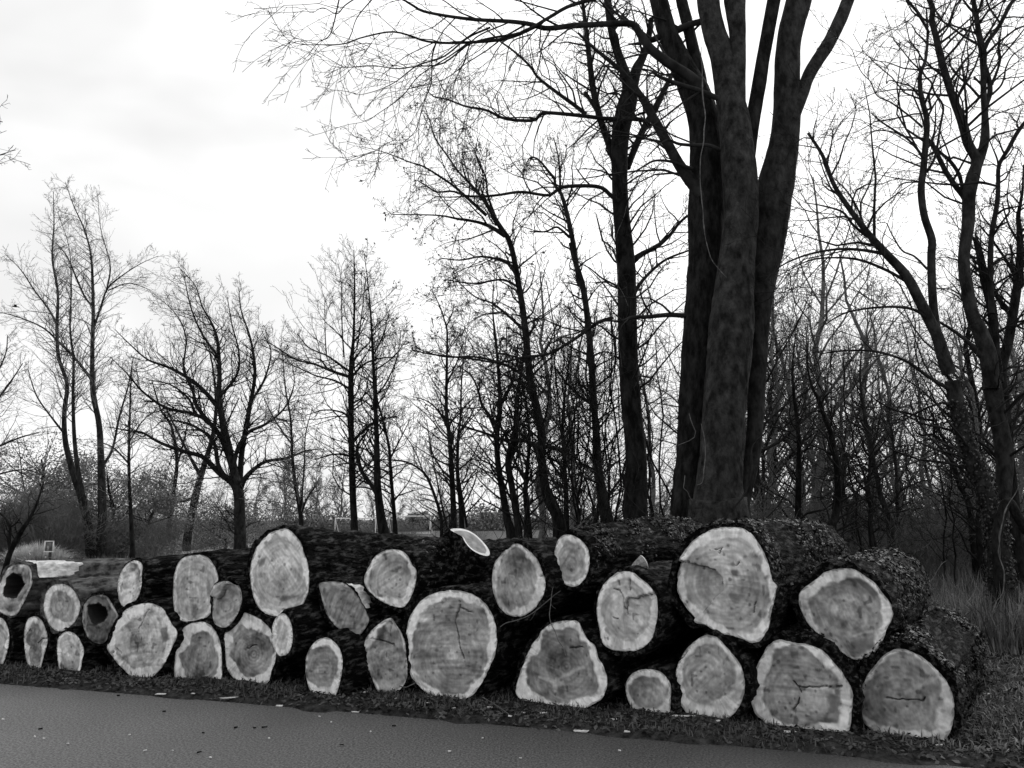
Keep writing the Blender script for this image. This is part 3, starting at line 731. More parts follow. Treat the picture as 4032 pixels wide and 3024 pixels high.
build_log('D1', 'Z4', [(700, 485), (820, 475), (890, 490), (960, 540), (1040, 600), (1100, 680), (1150, 750), (1180, 820), (1170, 890), (1130, 950), (1110, 1020), (1060, 1110), (990, 1180), (900, 1205), (830, 1190), (740, 1120), (640, 1050), (540, 960), (470, 870), (430, 760), (425, 690), (470, 630), (560, 570), (630, 510)],
          'rounded triangular log with ivy covered bark, right end of the upper row', back=-0.05, seed=30, bark=.04, ivy=2600, length=2.5, brough=1.2,
          heart=[(780, 550), (860, 535), (930, 570), (1000, 620), (1060, 690), (1110, 760), (1110, 850), (1110, 900), (1075, 980), (1040, 1080), (960, 1140), (870, 1165), (790, 1120), (680, 1050), (600, 970), (530, 890), (490, 790), (495, 720), (560, 650), (640, 590), (720, 560)],
          ht=.29, st=.66, mott=.3, stripes=.12, sdir=2.4,
          spots=[([(880, 560), (960, 580), (1050, 660), (1100, 740), (1060, 740), (990, 680), (900, 610)], .1), ([(830, 1020), (920, 980), (1120, 960), (1100, 975), (930, 1000), (840, 1035)], .5), ([(860, 1030), (1040, 1010), (1030, 1110), (900, 1140), (850, 1090)], .2), ([(1120, 850), (1160, 820), (1175, 870), (1140, 905)], .72)])

# ---- sawn side stubs on two upper logs
def stub(parent_key, zk, face_pts, dist_scale, nrm, blen, name='branch_stub', flare=1.7, ht=.5, st=.85, seed=50):
    L = LOGS[parent_key]
    nrm = unit(np.array([nrm], float))[0]
    uv = px(zk, face_pts)
    for _ in range(2):
        nx = np.roll(uv, -1, 0); uv = np.stack([uv * .75 + nx * .25, uv * .25 + nx * .75], 1).reshape(-1, 2)
    c = at_depth([uv.mean(0)], [dist_scale])[0]
    W3 = on_plane(uv, c, nrm)
    rot = np.array([[math.cos(L['ax']), -math.sin(L['ax']), 0], [math.sin(L['ax']), math.cos(L['ax']), 0], [0, 0, 1]])
    def tol(w): return (w - L['r0']) @ rot.T
    Wl = tol(W3); cl = Wl.mean(0); nl_ = nrm @ rot.T
    n = len(Wl)
    rows = [cl + (Wl - cl) * k for k in np.linspace(.01, .8, 8)]
    tones = [ht * (1 + .3 * vn(rw * 22, seed) + .2 * vn(rw * 60, seed)) for rw in rows]
    rows2 = [cl + (Wl - cl) * k for k in np.linspace(.8, 1, 5)]
    t2 = [st * (1 + .12 * vn(rw * 30, seed)) for rw in rows2]
    par = obj(name, make_mesh(name, np.array([cl + (Wl - cl) * k - nl_ * d for k, d in ((1.0, .002), (1.07, .004), (1.12, .05), (1.2, blen * .4), (flare, blen), (flare * 1.2, blen * 1.4))]).reshape(-1, 3),
                              grid_faces(6, n), M['bark']), L['root'])
    obj('cut_face', make_mesh('cut_face', np.array(rows + rows2[1:]).reshape(-1, 3), grid_faces(12, n), M['wood'], True, np.clip(np.concatenate(tones + t2[1:]), .05, .95)), par)

stub('B5', 'Z2', [(1740, 165), (1850, 160), (1940, 195), (2020, 270), (2070, 340), (2065, 385), (1990, 370), (1920, 330), (1870, 270), (1850, 220), (1790, 195)], 7.75, (.45, -.42, .75), .6, ht=.3, st=.8, flare=1.5)
stub('B5', 'Z2', [(1830, 430), (1880, 450), (1870, 510), (1840, 570), (1780, 590), (1740, 580), (1750, 530), (1780, 460)], 7.95, (.1, -.9, .25), .3, ht=.3, st=.4, seed=51)
stub('C2', 'Z3', [(975, 130), (1010, 122), (1060, 130), (1110, 150), (1085, 165), (1040, 165), (1000, 150)], 8.3, (.1, -.5, .8), .12, ht=.3, st=.8, seed=52)

# ------------------------------------------------------------------ bare trees
def kids(P, R, n, t0, t1, ang, L, lj=.35, shape=.5, up=0.0, wig=.25, S_=5, rk=.6, rmin=.003, rng=RNG, tip_up=0.0, rmax=9):
    """n children on each parent polyline. L = length of the longest (scalar or per parent)."""
    N, Sp, _ = P.shape
    t = t0 + (t1 - t0) * (np.arange(n)[None] + rng.uniform(0, 1, (N, n))) / n
    f = t * (Sp - 1); i = np.clip(f.astype(int), 0, Sp - 2); w = (f - i)[..., None]
    rows = np.arange(N)[:, None]
    p0 = P[rows, i] * (1 - w) + P[rows, i + 1] * w
    T = unit(P[rows, i + 1] - P[rows, i])
    rp = R[rows, i] * (1 - w[..., 0]) + R[rows, i + 1] * w[..., 0]
    v = rng.normal(size=T.shape); v = unit(v - (v * T).sum(-1, keepdims=True) * T)
    a = np.radians(ang * rng.uniform(.65, 1.3, t.shape))[..., None]
    d = unit(np.cos(a) * T + np.sin(a) * v)
    Lp = np.asarray(L, float)
    if Lp.ndim: Lp = Lp[:, None]
    ln = Lp * (1 - shape * (t - t0) / max(t1 - t0, 1e-6)) * rng.uniform(1 - lj, 1 + lj, t.shape)
    r0 = np.clip(rp * rk * rng.uniform(.7, 1.1, t.shape), rmin * 1.3, rmax)
    p = p0.reshape(-1, 3); d = d.reshape(-1, 3); ln = ln.reshape(-1); r0 = r0.reshape(-1)
    out = [p]; m = len(p)
    for k in range(S_ - 1):
        p = p + d * (ln / (S_ - 1))[:, None]
        out.append(p)
        u = up + (tip_up * (k / (S_ - 1)) ** 2)
        d = unit(d + rng.normal(size=(m, 3)) * wig + np.array([0, 0, 1]) * u)
    s = np.linspace(0, 1, S_)[None]
    Rn = r0[:, None] * (1 - .8 * s); Rn = np.maximum(Rn, rmin)
    return np.stack(out, 1), Rn, ln

def merge(parts):
    V, F, o = [], [], 0
    for v, f in parts:
        V.append(v); F.append(f + o); o += len(v)
    return np.concatenate(V), np.concatenate(F)

def world_path(zk, pts, Y, dY=0.0, ground=False):
    a = np.array(pts, float)
    uv = px(zk, a[:, :2]); s = ZK[zk][2]
    Ys = np.linspace(Y, Y + dY, len(a))
    P = at_depth(uv, Ys)
    zc = (P - EYE) @ FWD
    R = a[:, 2] * s / 2 / FOC * zc
    if ground:
        base = P[0].copy(); gz = float(ground_z(base[0], base[1])) - .08
        if base[2] > gz:
            base[2] = gz
            P = np.vstack([base, P]); R = np.r_[R[0] * 1.25, R]
    return P, R

def traced_tree(name, label, cat, Y, stems, limbs=(), twig=(10, 6, 5), L1=1.6, L2=.7, L3=.32, ang=50, up=.10, wig=.22, tmat='trunk', bmat='branch',
                seed=0, rough=.10, leaves=0, group=None, limb_only=False, tip=.0, up1=None, rmin=.0028, K=10, t0=.25, twmat='twig', limb_name='limb', stem_tw=True, ivy=0):
    rng = np.random.default_rng(seed + 100)
    all_l = []
    first = None
    parts = []
    for k, st_ in enumerate(stems):
        zk, pts = st_[0], st_[1]
        y0 = Y + (st_[2] if len(st_) > 2 else 0); dy = st_[3] if len(st_) > 3 else 0
        gnd = (k == 0) or (len(st_) > 4 and st_[4])
        P, R = world_path(zk, pts, y0, dy, gnd)
        n = int(np.clip(len(P) * 10, 20, 70)) if R.max() < .2 else (90 if R.max() < .3 else 260)
        P, R = resample(P, R, n)
        if first is None: first = P[0].copy()
        parts.append(('trunk' if k == 0 else 'stem', P, R, K if R.max() < .15 else (30 if R.max() < .3 else 72), st_[5] if len(st_) > 5 else tmat, stem_tw))
    for k, lb in enumerate(limbs):
        zk, pts = lb[0], lb[1]
        y0 = Y + (lb[2] if len(lb) > 2 else 0); dy = lb[3] if len(lb) > 3 else 0
        P, R = world_path(zk, pts, y0, dy, False)
        P, R = resample(P, R, int(np.clip(len(P) * 7, 14, 40)))
        parts.append((limb_name, P, R, 7, bmat, True))
    base = first.copy()
    root = thing(name, label, cat, base, 0, group)
    tips = []
    for nm, P, R, k_, mt, tw in parts:
        V, F = tubes((P - base)[None], R[None], k_, rough if nm != limb_name else .05, seed + len(tips), .045 if k_ > 30 else (.03 if k_ > 20 else 0))
        obj(nm, make_mesh(nm, V, F, M[mt]), root)
        if tw: tips.append((P, R, nm))
    # twigs
    tw_parts = []
    leafp = []
    for P, R, nm in tips:
        Pn, Rn = resample(P, R, 16, False)
        ln = np.linalg.norm(np.diff(Pn, axis=0), axis=1).sum()
        n1 = max(2, int(twig[0] * ln))
        s0 = t0 if nm in ('trunk', 'stem') else .08
        P1, R1, l1 = kids(Pn[None], Rn[None], n1, s0, 1.0, ang, L1, shape=.68, up=up if up1 is None else up1, wig=wig, S_=6, rk=.5, rmin=rmin * 1.4, rng=rng, tip_up=tip, rmax=.022)
        P2, R2, l2 = kids(P1, R1, twig[1], .12, 1.0, ang, L2 * np.clip(l1 / L1, .3, 1.2), up=up, wig=wig, S_=5, rk=.6, rmin=rmin * 1.1, rng=rng, tip_up=tip)
        tw_parts += [tubes(P1 - base, R1, 4), tubes(P2 - base, R2, 3)]
        if twig[2]:
            P3, R3, l3 = kids(P2, R2, twig[2], .1, 1.0, ang, L3 * np.clip(l2 / L2, .3, 1.2), up=up, wig=wig, S_=4, rk=.7, rmin=rmin, rng=rng, tip_up=tip)
            tw_parts.append(tubes(P3 - base, R3, 3))
            leafp.append(P3[:, -1])
    if tw_parts:
        V, F = merge(tw_parts)
        obj('twigs', make_mesh('twigs', V, F, M[twmat]), root, kind='stuff')
    if leaves and leafp:
        lp = np.concatenate(leafp); ii = rng.choice(len(lp), min(leaves, len(lp)), replace=False)
        V, F = leaf_quads(lp[ii] - base, unit(rng.normal(size=(len(ii), 3))), .035, rng, 0)
        obj('dead_leaves', make_mesh('dead_leaves', V, F, M['litter'], False), root, kind='stuff')
    if ivy:
        P, R = parts[0][1], parts[0][2]
        m = P[:, 2] < 3.2
        P, R = P[m], R[m]
        ii = rng.integers(0, len(P), ivy); nn = unit(rng.normal(size=(ivy, 3)) * np.array([1, 1, .2]))
        V, F = leaf_quads(P[ii] - base + nn * (R[ii] * rng.uniform(.95, 1.3, ivy))[:, None], nn, .028, rng, .02)
        obj('ivy_leaves', make_mesh('ivy_leaves', V, F, M['ivy'], False), root, kind='stuff')
    return root

# ---- the great beech behind the pile
BT = 11.2
traced_tree('beech_tree', 'massive multi stemmed beech rising behind the largest upper log', 'tree', BT,
    [('T1', [(960, 2815 + 1220, 440), (950, 4115, 400), (985, 3600, 330), (1060, 2600, 330), (1110, 2100, 280), (1145, 1659, 250), (1120, 1300, 265), (1090, 1000, 250), (1045, 750, 215), (1010, 500, 200), (930, 250, 175), (880, 0, 170), (850, -260, 150), (830, -500, 120)], -.25, 0.2),
     ('T1', [(730, 4115, 300), (760, 3600, 265), (810, 2600, 240), (850, 2100, 250), (865, 1659, 270), (870, 1300, 250), (850, 1000, 235), (775, 740, 225), (690, 560, 185), (575, 300, 150), (490, 0, 135), (430, -280, 110)], .25, .3, True, 'trunk'),
     ('T1', [(1130, 4115, 140), (1230, 3600, 120), (1270, 3000, 130), (1290, 2450, 170), (1330, 2050, 250), (1385, 1650, 290), (1425, 1400, 270), (1475, 1150, 235), (1500, 900, 218), (1505, 600, 195), (1525, 300, 190), (1600, 0, 200), (1640, -250, 170)], .25, .1, True, 'trunk_grey'),
     ('T1', [(1100, 1050, 150), (1110, 700, 130), (1115, 300, 125), (1090, 0, 170), (1090, -250, 140)], -.2, 0),
     ('T1', [(1190, 1250, 120), (1225, 1000, 110), (1270, 750, 105), (1320, 450, 105), (1400, 0, 105), (1440, -250, 90)], .0, .2, False, 'trunk'),
     ('T1', [(1530, 960, 120), (1610, 780, 100), (1660, 640, 98), (1720, 520, 105), (1830, 350, 105), (1920, 170, 100), (1990, 0, 95), (2060, -200, 80)], .2, .2),
     ('T1', [(830, 720, 100), (805, 560, 90), (765, 400, 90), (720, 200, 85), (670, 0, 85), (630, -200, 70)], .4, .4, False, 'trunk')],
    [('T1', [(880, 1640, 120), (800, 1500, 110), (710, 1385, 96), (640, 1280, 85), (520, 1060, 80), (430, 900, 70), (350, 760, 52), (230, 600, 40), (100, 480, 34), (0, 400, 28), (-150, 260, 18)], .2, .3),
     ('T1', [(840, 700, 90), (740, 610, 85), (600, 520, 80), (440, 400, 72), (350, 280, 62), (300, 205, 56), (230, 185, 52), (100, 190, 48), (0, 192, 45)], -.1, -.3),
     ('TM', [(2000, 142, 32), (1850, 150, 32), (1700, 165, 30), (1600, 140, 27), (1480, 125, 24), (1240, 110, 20), (1000, 70, 16), (920, 30, 14), (840, -20, 11)], -.4, -.8),
     ('TM', [(1640, 150, 24), (1520, 205, 22), (1400, 235, 19), (1150, 250, 15), (1000, 240, 13), (900, 205, 11), (790, 185, 10), (620, 220, 8), (520, 255, 7), (380, 260, 5), (260, 255, 4), (190, 225, 3), (135, 160, 2)], -.5, -1.0),
     ('TM', [(2060, -30, 26), (1950, 0, 24), (1820, 40, 21), (1700, 110, 20), (1550, 190, 16), (1380, 220, 13), (1250, 255, 12), (1180, 310, 10), (1080, 375, 9), (940, 385, 8), (830, 400, 7), (690, 380, 5), (560, 390, 4), (450, 385, 3), (360, 310, 2)], -.5, -1.0),
     ('TM', [(1370, 160, 13), (1240, 220, 11), (1100, 330, 9), (950, 380, 8), (830, 470, 6), (730, 520, 5), (620, 550, 3), (580, 545, 2)], -.7, -.6),
     ('TM', [(1250, 245, 10), (1130, 330, 8), (960, 440, 6), (860, 560, 5), (720, 660, 4), (640, 705, 3), (570, 640, 2)], -.7, -.6),
     ('TM', [(1060, 240, 10), (1035, 330, 9), (1030, 480, 7), (1000, 560, 6), (970, 660, 5), (930, 770, 4), (820, 860, 3), (700, 940, 2.5), (570, 970, 2), (530, 925, 1.6)], -.8, -.4),
     ('TM', [(1480, 130, 9), (1280, 225, 8), (1220, 360, 7), (1165, 480, 6), (1150, 600, 5), (1160, 700, 4), (1190, 860, 3)], -.8, -.2),
     ('TM', [(1610, 200, 8), (1500, 240, 7), (1470, 320, 6), (1450, 460, 5), (1380, 600, 4), (1320, 740, 3), (1280, 880, 2.5)], -.6, -.2),
     ('TM', [(500, -30, 9), (460, 150, 7), (430, 215, 6), (370, 250, 4), (310, 330, 3)], -1.2, -.3),
     ('TM', [(700, -20, 8), (600, 100, 6), (560, 210, 4), (520, 250, 3)], -1.0, -.3),
     ('TM', [(620, -30, 8), (530, 30, 7), (480, 80, 6), (400, 45, 4), (330, 75, 3), (280, 20, 2)], -1.2, -.3),
     ('T1', [(960, 780, 44), (820, 720, 40), (720, 690, 36), (600, 650, 32), (500, 610, 26), (440, 575, 20), (400, 610, 14), (340, 680, 9), (160, 880, 6)], -.5, -.4),
     ('T1', [(980, 1190, 34), (880, 1150, 30), (760, 1150, 28), (650, 1140, 24), (560, 1110, 18), (480, 1160, 12), (400, 1240, 9)], -.4, -.3),
     ('T1', [(760, 1340, 32), (650, 1300, 26), (560, 1275, 22), (450, 1275, 18), (350, 1330, 14), (250, 1390, 10)], .1, .2),
     ('T2', [(700, 890, 42), (560, 885, 38), (400, 900, 34), (280, 905, 28), (190, 935, 20), (60, 930, 12), (-60, 960, 8)], .0, -.6),
     ('T1', [(900, 160, 50), (770, 185, 50), (650, 230, 52), (560, 262, 54), (480, 300, 54), (400, 330, 40), (330, 346, 26), (250, 350, 12)], .55, -.1)],
    twig=(3.6, 4, 3), L1=1.9, L2=.75, L3=.3, ang=44, up=-.03, up1=-.08, tip=.26, wig=.16, tmat='beech', bmat='branch', seed=1, rough=.11, t0=.55, rmin=.0026, stem_tw=False)

# ---- straight tree left of the beech, with shoots hanging on its bark
traced_tree('lime_tree', 'straight dark tree with a forked top left of the massive beech', 'tree', 13.2,
    [('T1', [(310, 4115, 190), (310, 3600, 165), (250, 2900, 150), (235, 2200, 150), (190, 1659, 125), (180, 1350, 125), (190, 1050, 140), (235, 850, 160), (260, 720, 130), (230, 600, 85), (170, 430, 70), (120, 250, 62), (85, 0, 58), (60, -200, 45)]),
     ('T1', [(270, 720, 110), (310, 560, 85), (350, 480, 68), (400, 350, 55), (430, 150, 40)], 0, .2),
     ('T1', [(150, 1300, 60), (90, 1120, 60), (30, 950, 55), (-30, 700, 50), (-60, 450, 42), (-90, 200, 34), (-120, -50, 25)], .1, .3)],
    [('TM', [(2300, 735, 26), (2250, 695, 26), (2050, 690, 25), (1900, 672, 23), (1700, 655, 21), (1655, 670, 20), (1620, 700, 20), (1460, 690, 17), (1350, 640, 15), (1230, 618, 12), (1130, 580, 10), (1030, 555, 8), (1005, 500, 5)], -.2, -.6),
     ('TM', [(1930, 665, 26), (1860, 610, 24), (1750, 530, 20), (1650, 450, 17), (1600, 380, 15), (1500, 290, 12), (1430, 240, 10), (1350, 170, 7)], -.1, -.4),
     ('TM', [(2120, 1170, 28), (2060, 1125, 26), (2030, 1095, 24), (1960, 1080, 23), (1800, 1085, 22), (1740, 1120, 20), (1700, 1135, 18), (1550, 1115, 17), (1400, 1135, 15), (1250, 1140, 13), (1150, 1110, 12), (1060, 1115, 10), (990, 1070, 9), (950, 1050, 7), (965, 1020, 5)], -.2, -.4),
     ('MM', [(1950, 350, 22), (1880, 370, 20), (1800, 425, 18), (1720, 480, 17), (1600, 545, 15), (1480, 560, 14), (1330, 590, 12), (1180, 570, 11), (960, 545, 9), (860, 520, 6)], -.2, -.6),
     ('T1', [(240, 1330, 55), (290, 1200, 55), (370, 1020, 55), (460, 860, 55), (530, 720, 45), (600, 580, 35)], .2, .4),
     ('T2', [(290, 450, 60), (360, 400, 42), (480, 340, 34), (580, 250, 28), (650, 160, 24), (730, 90, 18)], .2, .5),
     ('T2', [(280, 740, 34), (340, 640, 28), (440, 530, 24), (560, 440, 20), (740, 370, 14)], .2, .4),
     ('TM', [(1990, 640, 26), (1965, 600, 24), (1920, 535, 20)], 0, 0), ],
    twig=(6, 6, 4), L1=1.5, L2=.65, L3=.28, ang=52, up=.0, wig=.26, tmat='trunk', seed=2, rough=.09, t0=.3)

# ---- woodland trees left of the straight tree
traced_tree('woodland_tree', 'dark leaning tree with a fan of long branches to the left, centre of the wood', 'tree', 14.5,
    [('MM', [(1665, 1520, 75), (1650, 1420, 65), (1600, 1330, 55), (1570, 1150, 45), (1562, 950, 44), (1530, 800, 44), (1500, 650, 42), (1470, 350, 35), (1415, 20, 30), (1385, -80, 28), (1360, -120, 26), (1310, -200, 20), (1270, -270, 17), (1220, -330, 14), (1160, -400, 10), (1130, -500, 7)])],
    [('TM', [(1460, 1370, 30), (1380, 1320, 24), (1300, 1290, 18), (1180, 1270, 14), (1060, 1250, 9), (800, 1245, 5)], 0, -.3),
     ('TM', [(1350, 1250, 20), (1240, 1150, 18), (1160, 1080, 15), (1080, 1025, 13), (980, 965, 10), (900, 940, 8), (760, 885, 5), (620, 850, 3)], 0, -.3),
     ('TM', [(1400, 1275, 20), (1330, 1160, 16), (1260, 1070, 14), (1190, 1000, 12), (1120, 900, 10), (1050, 800, 8), (1020, 700, 6), (985, 640, 4)], .1, .3),
     ('TM', [(1410, 1280, 16), (1360, 1140, 13), (1345, 1030, 10), (1300, 940, 7), (1280, 860, 5)], .1, .4),
     ('TM', [(1510, 1550, 20), (1430, 1510, 15), (1320, 1490, 12), (1200, 1510, 9), (1090, 1500, 6)], 0, -.3),
     ('MM', [(1500, 690, 22), (1420, 630, 18), (1330, 590, 14), (1200, 560, 11), (1040, 560, 8), (900, 520, 5)], 0, -.3),
     ('MM', [(1475, 420, 20), (1400, 350, 15), (1300, 270, 11), (1200, 230, 8), (1080, 120, 5)], 0, .3),
     ('MM', [(1440, 180, 16), (1350, 140, 12), (1200, 160, 9), (1040, 140, 6)], 0, -.2),
     ('MM', [(1570, 1060, 26), (1480, 1020, 20), (1360, 1010, 16), (1240, 970, 12), (1100, 920, 9), (1000, 860, 6)], -.1, -.3),
     ('MM', [(1580, 1050, 24), (1650, 1060, 16), (1690, 1110, 14), (1690, 1200, 12)], -.1, .1)],
    twig=(6, 6, 4), L1=1.5, L2=.62, L3=.28, ang=50, up=.02, wig=.24, seed=3, leaves=900, t0=.3)
traced_tree('woodland_tree', 'slender grey tree with a bent crown just left of the straight forked tree', 'tree', 15.5,
    [('MM', [(1925, 1500, 72), (1905, 1350, 58), (1880, 1200, 46), (1865, 1000, 40), (1850, 800, 38), (1830, 500, 34), (1795, 200, 32), (1745, 30, 26), (1725, -60, 24)]),
     ('TM', [(1890, 1659, 28), (1860, 1450, 30), (1835, 1320, 28), (1815, 1230, 26), (1785, 1130, 22), (1750, 1080, 20), (1745, 1040, 17), (1710, 995, 15), (1660, 935, 12), (1620, 912, 10), (1595, 925, 7), (1560, 1000, 4)], 0, -.1)],
    [('TM', [(1780, 1120, 16), (1775, 1000, 12), (1765, 900, 9), (1740, 800, 6)], .1, .2),
     ('TM', [(1835, 1380, 18), (1780, 1330, 14), (1750, 1320, 12), (1690, 1345, 10), (1600, 1345, 7)], -.1, -.2),
     ('MM', [(1855, 820, 24), (1780, 780, 16), (1700, 700, 12), (1640, 620, 8)], 0, .2)],
    twig=(6, 6, 4), L1=1.4, L2=.6, L3=.27, seed=4, tmat='trunk_grey', leaves=200, t0=.3)
traced_tree('woodland_tree', 'sturdy dark pole tree with upright tines, leftmost of the central wood', 'tree', 19.0,
    [('MM', [(548, 1545, 44), (538, 1300, 36), (530, 1000, 32), (528, 750, 30), (530, 600, 26), (542, 450, 15), (548, 200, 9), (543, -20, 4)])],
    [('MM', [(525, 670, 20), (430, 640, 15), (330, 600, 12), (230, 575, 9), (110, 500, 6), (40, 460, 3)], 0, -.3),
     ('MM', [(520, 640, 14), (450, 590, 12), (390, 550, 9), (300, 510, 6), (240, 440, 4)], 0, .3),
     ('MM', [(540, 660, 14), (600, 600, 11), (680, 570, 9), (780, 560, 6)], 0, .3),
     ('MM', [(530, 740, 14), (440, 690, 11), (330, 660, 8), (200, 600, 5)], .1, .3),
     ('MM', [(490, 560, 9), (480, 400, 7), (475, 150, 4), (460, 50, 2)], .1, .1), ('MM', [(560, 520, 9), (590, 300, 6), (610, 120, 3)], .1, .1),
     ('MM', [(395, 560, 8), (388, 450, 6), (385, 250, 3)], 0, 0), ('MM', [(540, 900, 14), (470, 860, 10), (380, 850, 7), (280, 880, 4)], 0, -.3),
     ('MM', [(545, 1020, 14), (600, 960, 10), (700, 900, 7), (800, 880, 4)], 0, .3), ('MM', [(525, 1100, 12), (440, 1090, 9), (330, 1120, 6)], 0, -.4)],
    twig=(7, 6, 3), L1=1.7, L2=.7, L3=.3, ang=45, up=.14, seed=5, t0=.25)
traced_tree('woodland_tree', 'thick based twin of the pole tree leaning from the lower right', 'tree', 18.5,
    [('MM', [(712, 1570, 66), (690, 1420, 48), (672, 1250, 38), (668, 1000, 28), (655, 700, 19), (640, 400, 12), (625, 200, 6), (600, 0, 3)])],
    [('MM', [(680, 1330, 26), (640, 1260, 24), (580, 1170, 22), (560, 1060, 14), (620, 960, 8)], .1, .2), ('MM', [(655, 780, 12), (720, 700, 9), (780, 560, 6), (800, 420, 3)], 0, .2),
     ('MM', [(645, 560, 10), (700, 450, 7), (740, 300, 4)], 0, .2), ('MM', [(660, 850, 12), (600, 800, 8), (540, 780, 5)], 0, .4), ('MM', [(650, 640, 10), (760, 560, 6), (830, 470, 4)], 0, .1)],
    twig=(7, 6, 3), L1=1.5, L2=.65, L3=.28, up=.1, seed=6, leaves=500, t0=.3)
traced_tree('woodland_tree', 'thin dark tree right beside the thick based twin, trunk slightly wavy', 'tree', 19.0,
    [('MM', [(770, 1555, 28), (762, 1400, 22), (745, 1200, 18), (735, 1050, 15), (700, 900, 12), (670, 780, 9), (665, 600, 6), (650, 400, 3)])],
    [('MM', [(740, 1120, 10), (800, 1000, 7), (850, 900, 4)], 0, .3), ('MM', [(720, 980, 9), (650, 900, 6), (600, 850, 3)], 0, .3)], twig=(8, 6, 3), L1=1.3, L2=.6, L3=.27, up=.06, seed=7, t0=.25)
traced_tree('woodland_tree', 'left of two close parallel dark trunks above the pale sawn stub', 'tree', 18.0,
    [('MM', [(1088, 1500, 36), (1080, 1250, 30), (1065, 1000, 24), (1048, 850, 19), (1050, 600, 14), (1052, 430, 11), (1040, 370, 9), (1010, 280, 6), (960, 180, 4)])],
    [('MM', [(1045, 400, 9), (1080, 320, 6), (1090, 270, 4)], 0, .2), ('MM', [(1060, 950, 14), (1000, 850, 10), (940, 800, 7), (880, 780, 4)], 0, -.3), ('MM', [(1050, 700, 10), (1100, 600, 7), (1140, 480, 4)], 0, .2)],
    twig=(7, 6, 3), L1=1.5, L2=.65, L3=.28, up=.08, seed=8, leaves=200, t0=.3)
traced_tree('woodland_tree', 'right of two close parallel dark trunks above the pale sawn stub', 'tree', 18.4,
    [('MM', [(1132, 1495, 30), (1120, 1300, 24), (1108, 1180, 20), (1112, 1000, 16), (1125, 880, 13), (1130, 700, 9), (1150, 500, 5), (1180, 300, 3)])],
    [('MM', [(1160, 1490, 14), (1130, 1300, 10), (1110, 1200, 9)], .1, 0), ('MM', [(1115, 980, 10), (1180, 900, 7), (1250, 830, 4)], 0, .2)], twig=(8, 6, 3), L1=1.4, L2=.6, L3=.27, up=.08, seed=9, t0=.25)
traced_tree('woodland_tree', 'thin tree arching far to the left from the two parallel trunks', 'tree', 17.0,
    [('MM', [(1022, 1495, 20), (1010, 1400, 18), (985, 1320, 16), (945, 1220, 14), (900, 1170, 12), (820, 1130, 10), (700, 1120, 6), (620, 1120, 3)])],
    [('MM', [(1050, 1490, 12), (1020, 1350, 10), (990, 1200, 8), (960, 1050, 6), (940, 900, 4)], .1, .1), ('MM', [(930, 1210, 8), (870, 1060, 6), (800, 960, 4), (750, 900, 3)], .1, .2)], twig=(8, 6, 3), L1=1.2, L2=.55, L3=.25, up=.06, seed=10)
traced_tree('woodland_tree', 'gnarled kinked tree, left stem of the leaning pair behind the pear shaped log', 'tree', 15.0,
    [('MM', [(1402, 1550, 60), (1380, 1450, 48), (1355, 1300, 38), (1330, 1150, 33), (1322, 1000, 30), (1340, 850, 26), (1335, 700, 20), (1320, 500, 14), (1300, 300, 8), (1310, 100, 4)])],
    [('MM', [(1330, 1000, 22), (1280, 880, 18), (1240, 820, 15), (1220, 740, 12), (1180, 660, 9), (1100, 600, 5)], 0, -.2), ('MM', [(1340, 820, 16), (1400, 700, 11), (1440, 560, 7)], 0, .2)], twig=(6.2, 6, 3), L1=1.4, L2=.6, L3=.27, up=.05, seed=11, leaves=300, t0=.3)
traced_tree('woodland_tree', 'gnarled S bent tree, right stem of the leaning pair behind the pear shaped log', 'tree', 14.8,
    [('MM', [(1445, 1560, 44), (1425, 1400, 38), (1405, 1270, 38), (1385, 1160, 40), (1392, 1080, 40), (1420, 1000, 34), (1430, 850, 26), (1445, 700, 17), (1470, 550, 11), (1480, 350, 6)])],
    [('MM', [(1400, 1060, 20), (1350, 950, 14), (1300, 900, 9), (1250, 880, 5)], 0, -.2), ('MM', [(1430, 850, 14), (1490, 760, 9), (1530, 640, 5)], 0, .2)], twig=(6.2, 6, 3), L1=1.4, L2=.6, L3=.27, up=.05, seed=12, leaves=300, t0=.3)
traced_tree('woodland_tree', 'short dark stem between the S bent tree and the leaning fan tree', 'tree', 15.6,
    [('MM', [(1500, 1570, 40), (1490, 1440, 34), (1478, 1300, 30), (1490, 1150, 24), (1500, 1000, 18), (1480, 800, 12), (1440, 620, 8), (1430, 400, 4)])],
    [('MM', [(1485, 1250, 16), (1430, 1150, 12), (1400, 1050, 8)], 0, .2)], twig=(7, 6, 3), L1=1.3, L2=.55, L3=.26, up=.05, seed=13, t0=.3)
traced_tree('woodland_tree', 'forked dark sapling right of the leaning fan tree', 'tree', 15.2,
    [('MM', [(1700, 1530, 40), (1700, 1350, 28), (1695, 1200, 22), (1690, 1120, 20), (1680, 950, 16), (1700, 700, 11), (1740, 450, 6), (1750, 250, 3)])],
    [('MM', [(1695, 1230, 20), (1650, 1180, 14), (1600, 1100, 10), (1560, 1000, 6)], 0, .1), ('MM', [(1690, 1100, 16), (1730, 950, 12), (1760, 780, 8), (1770, 600, 4)], 0, .2)], twig=(7, 6, 3), L1=1.3, L2=.55, L3=.26, up=.06, seed=14, t0=.3)

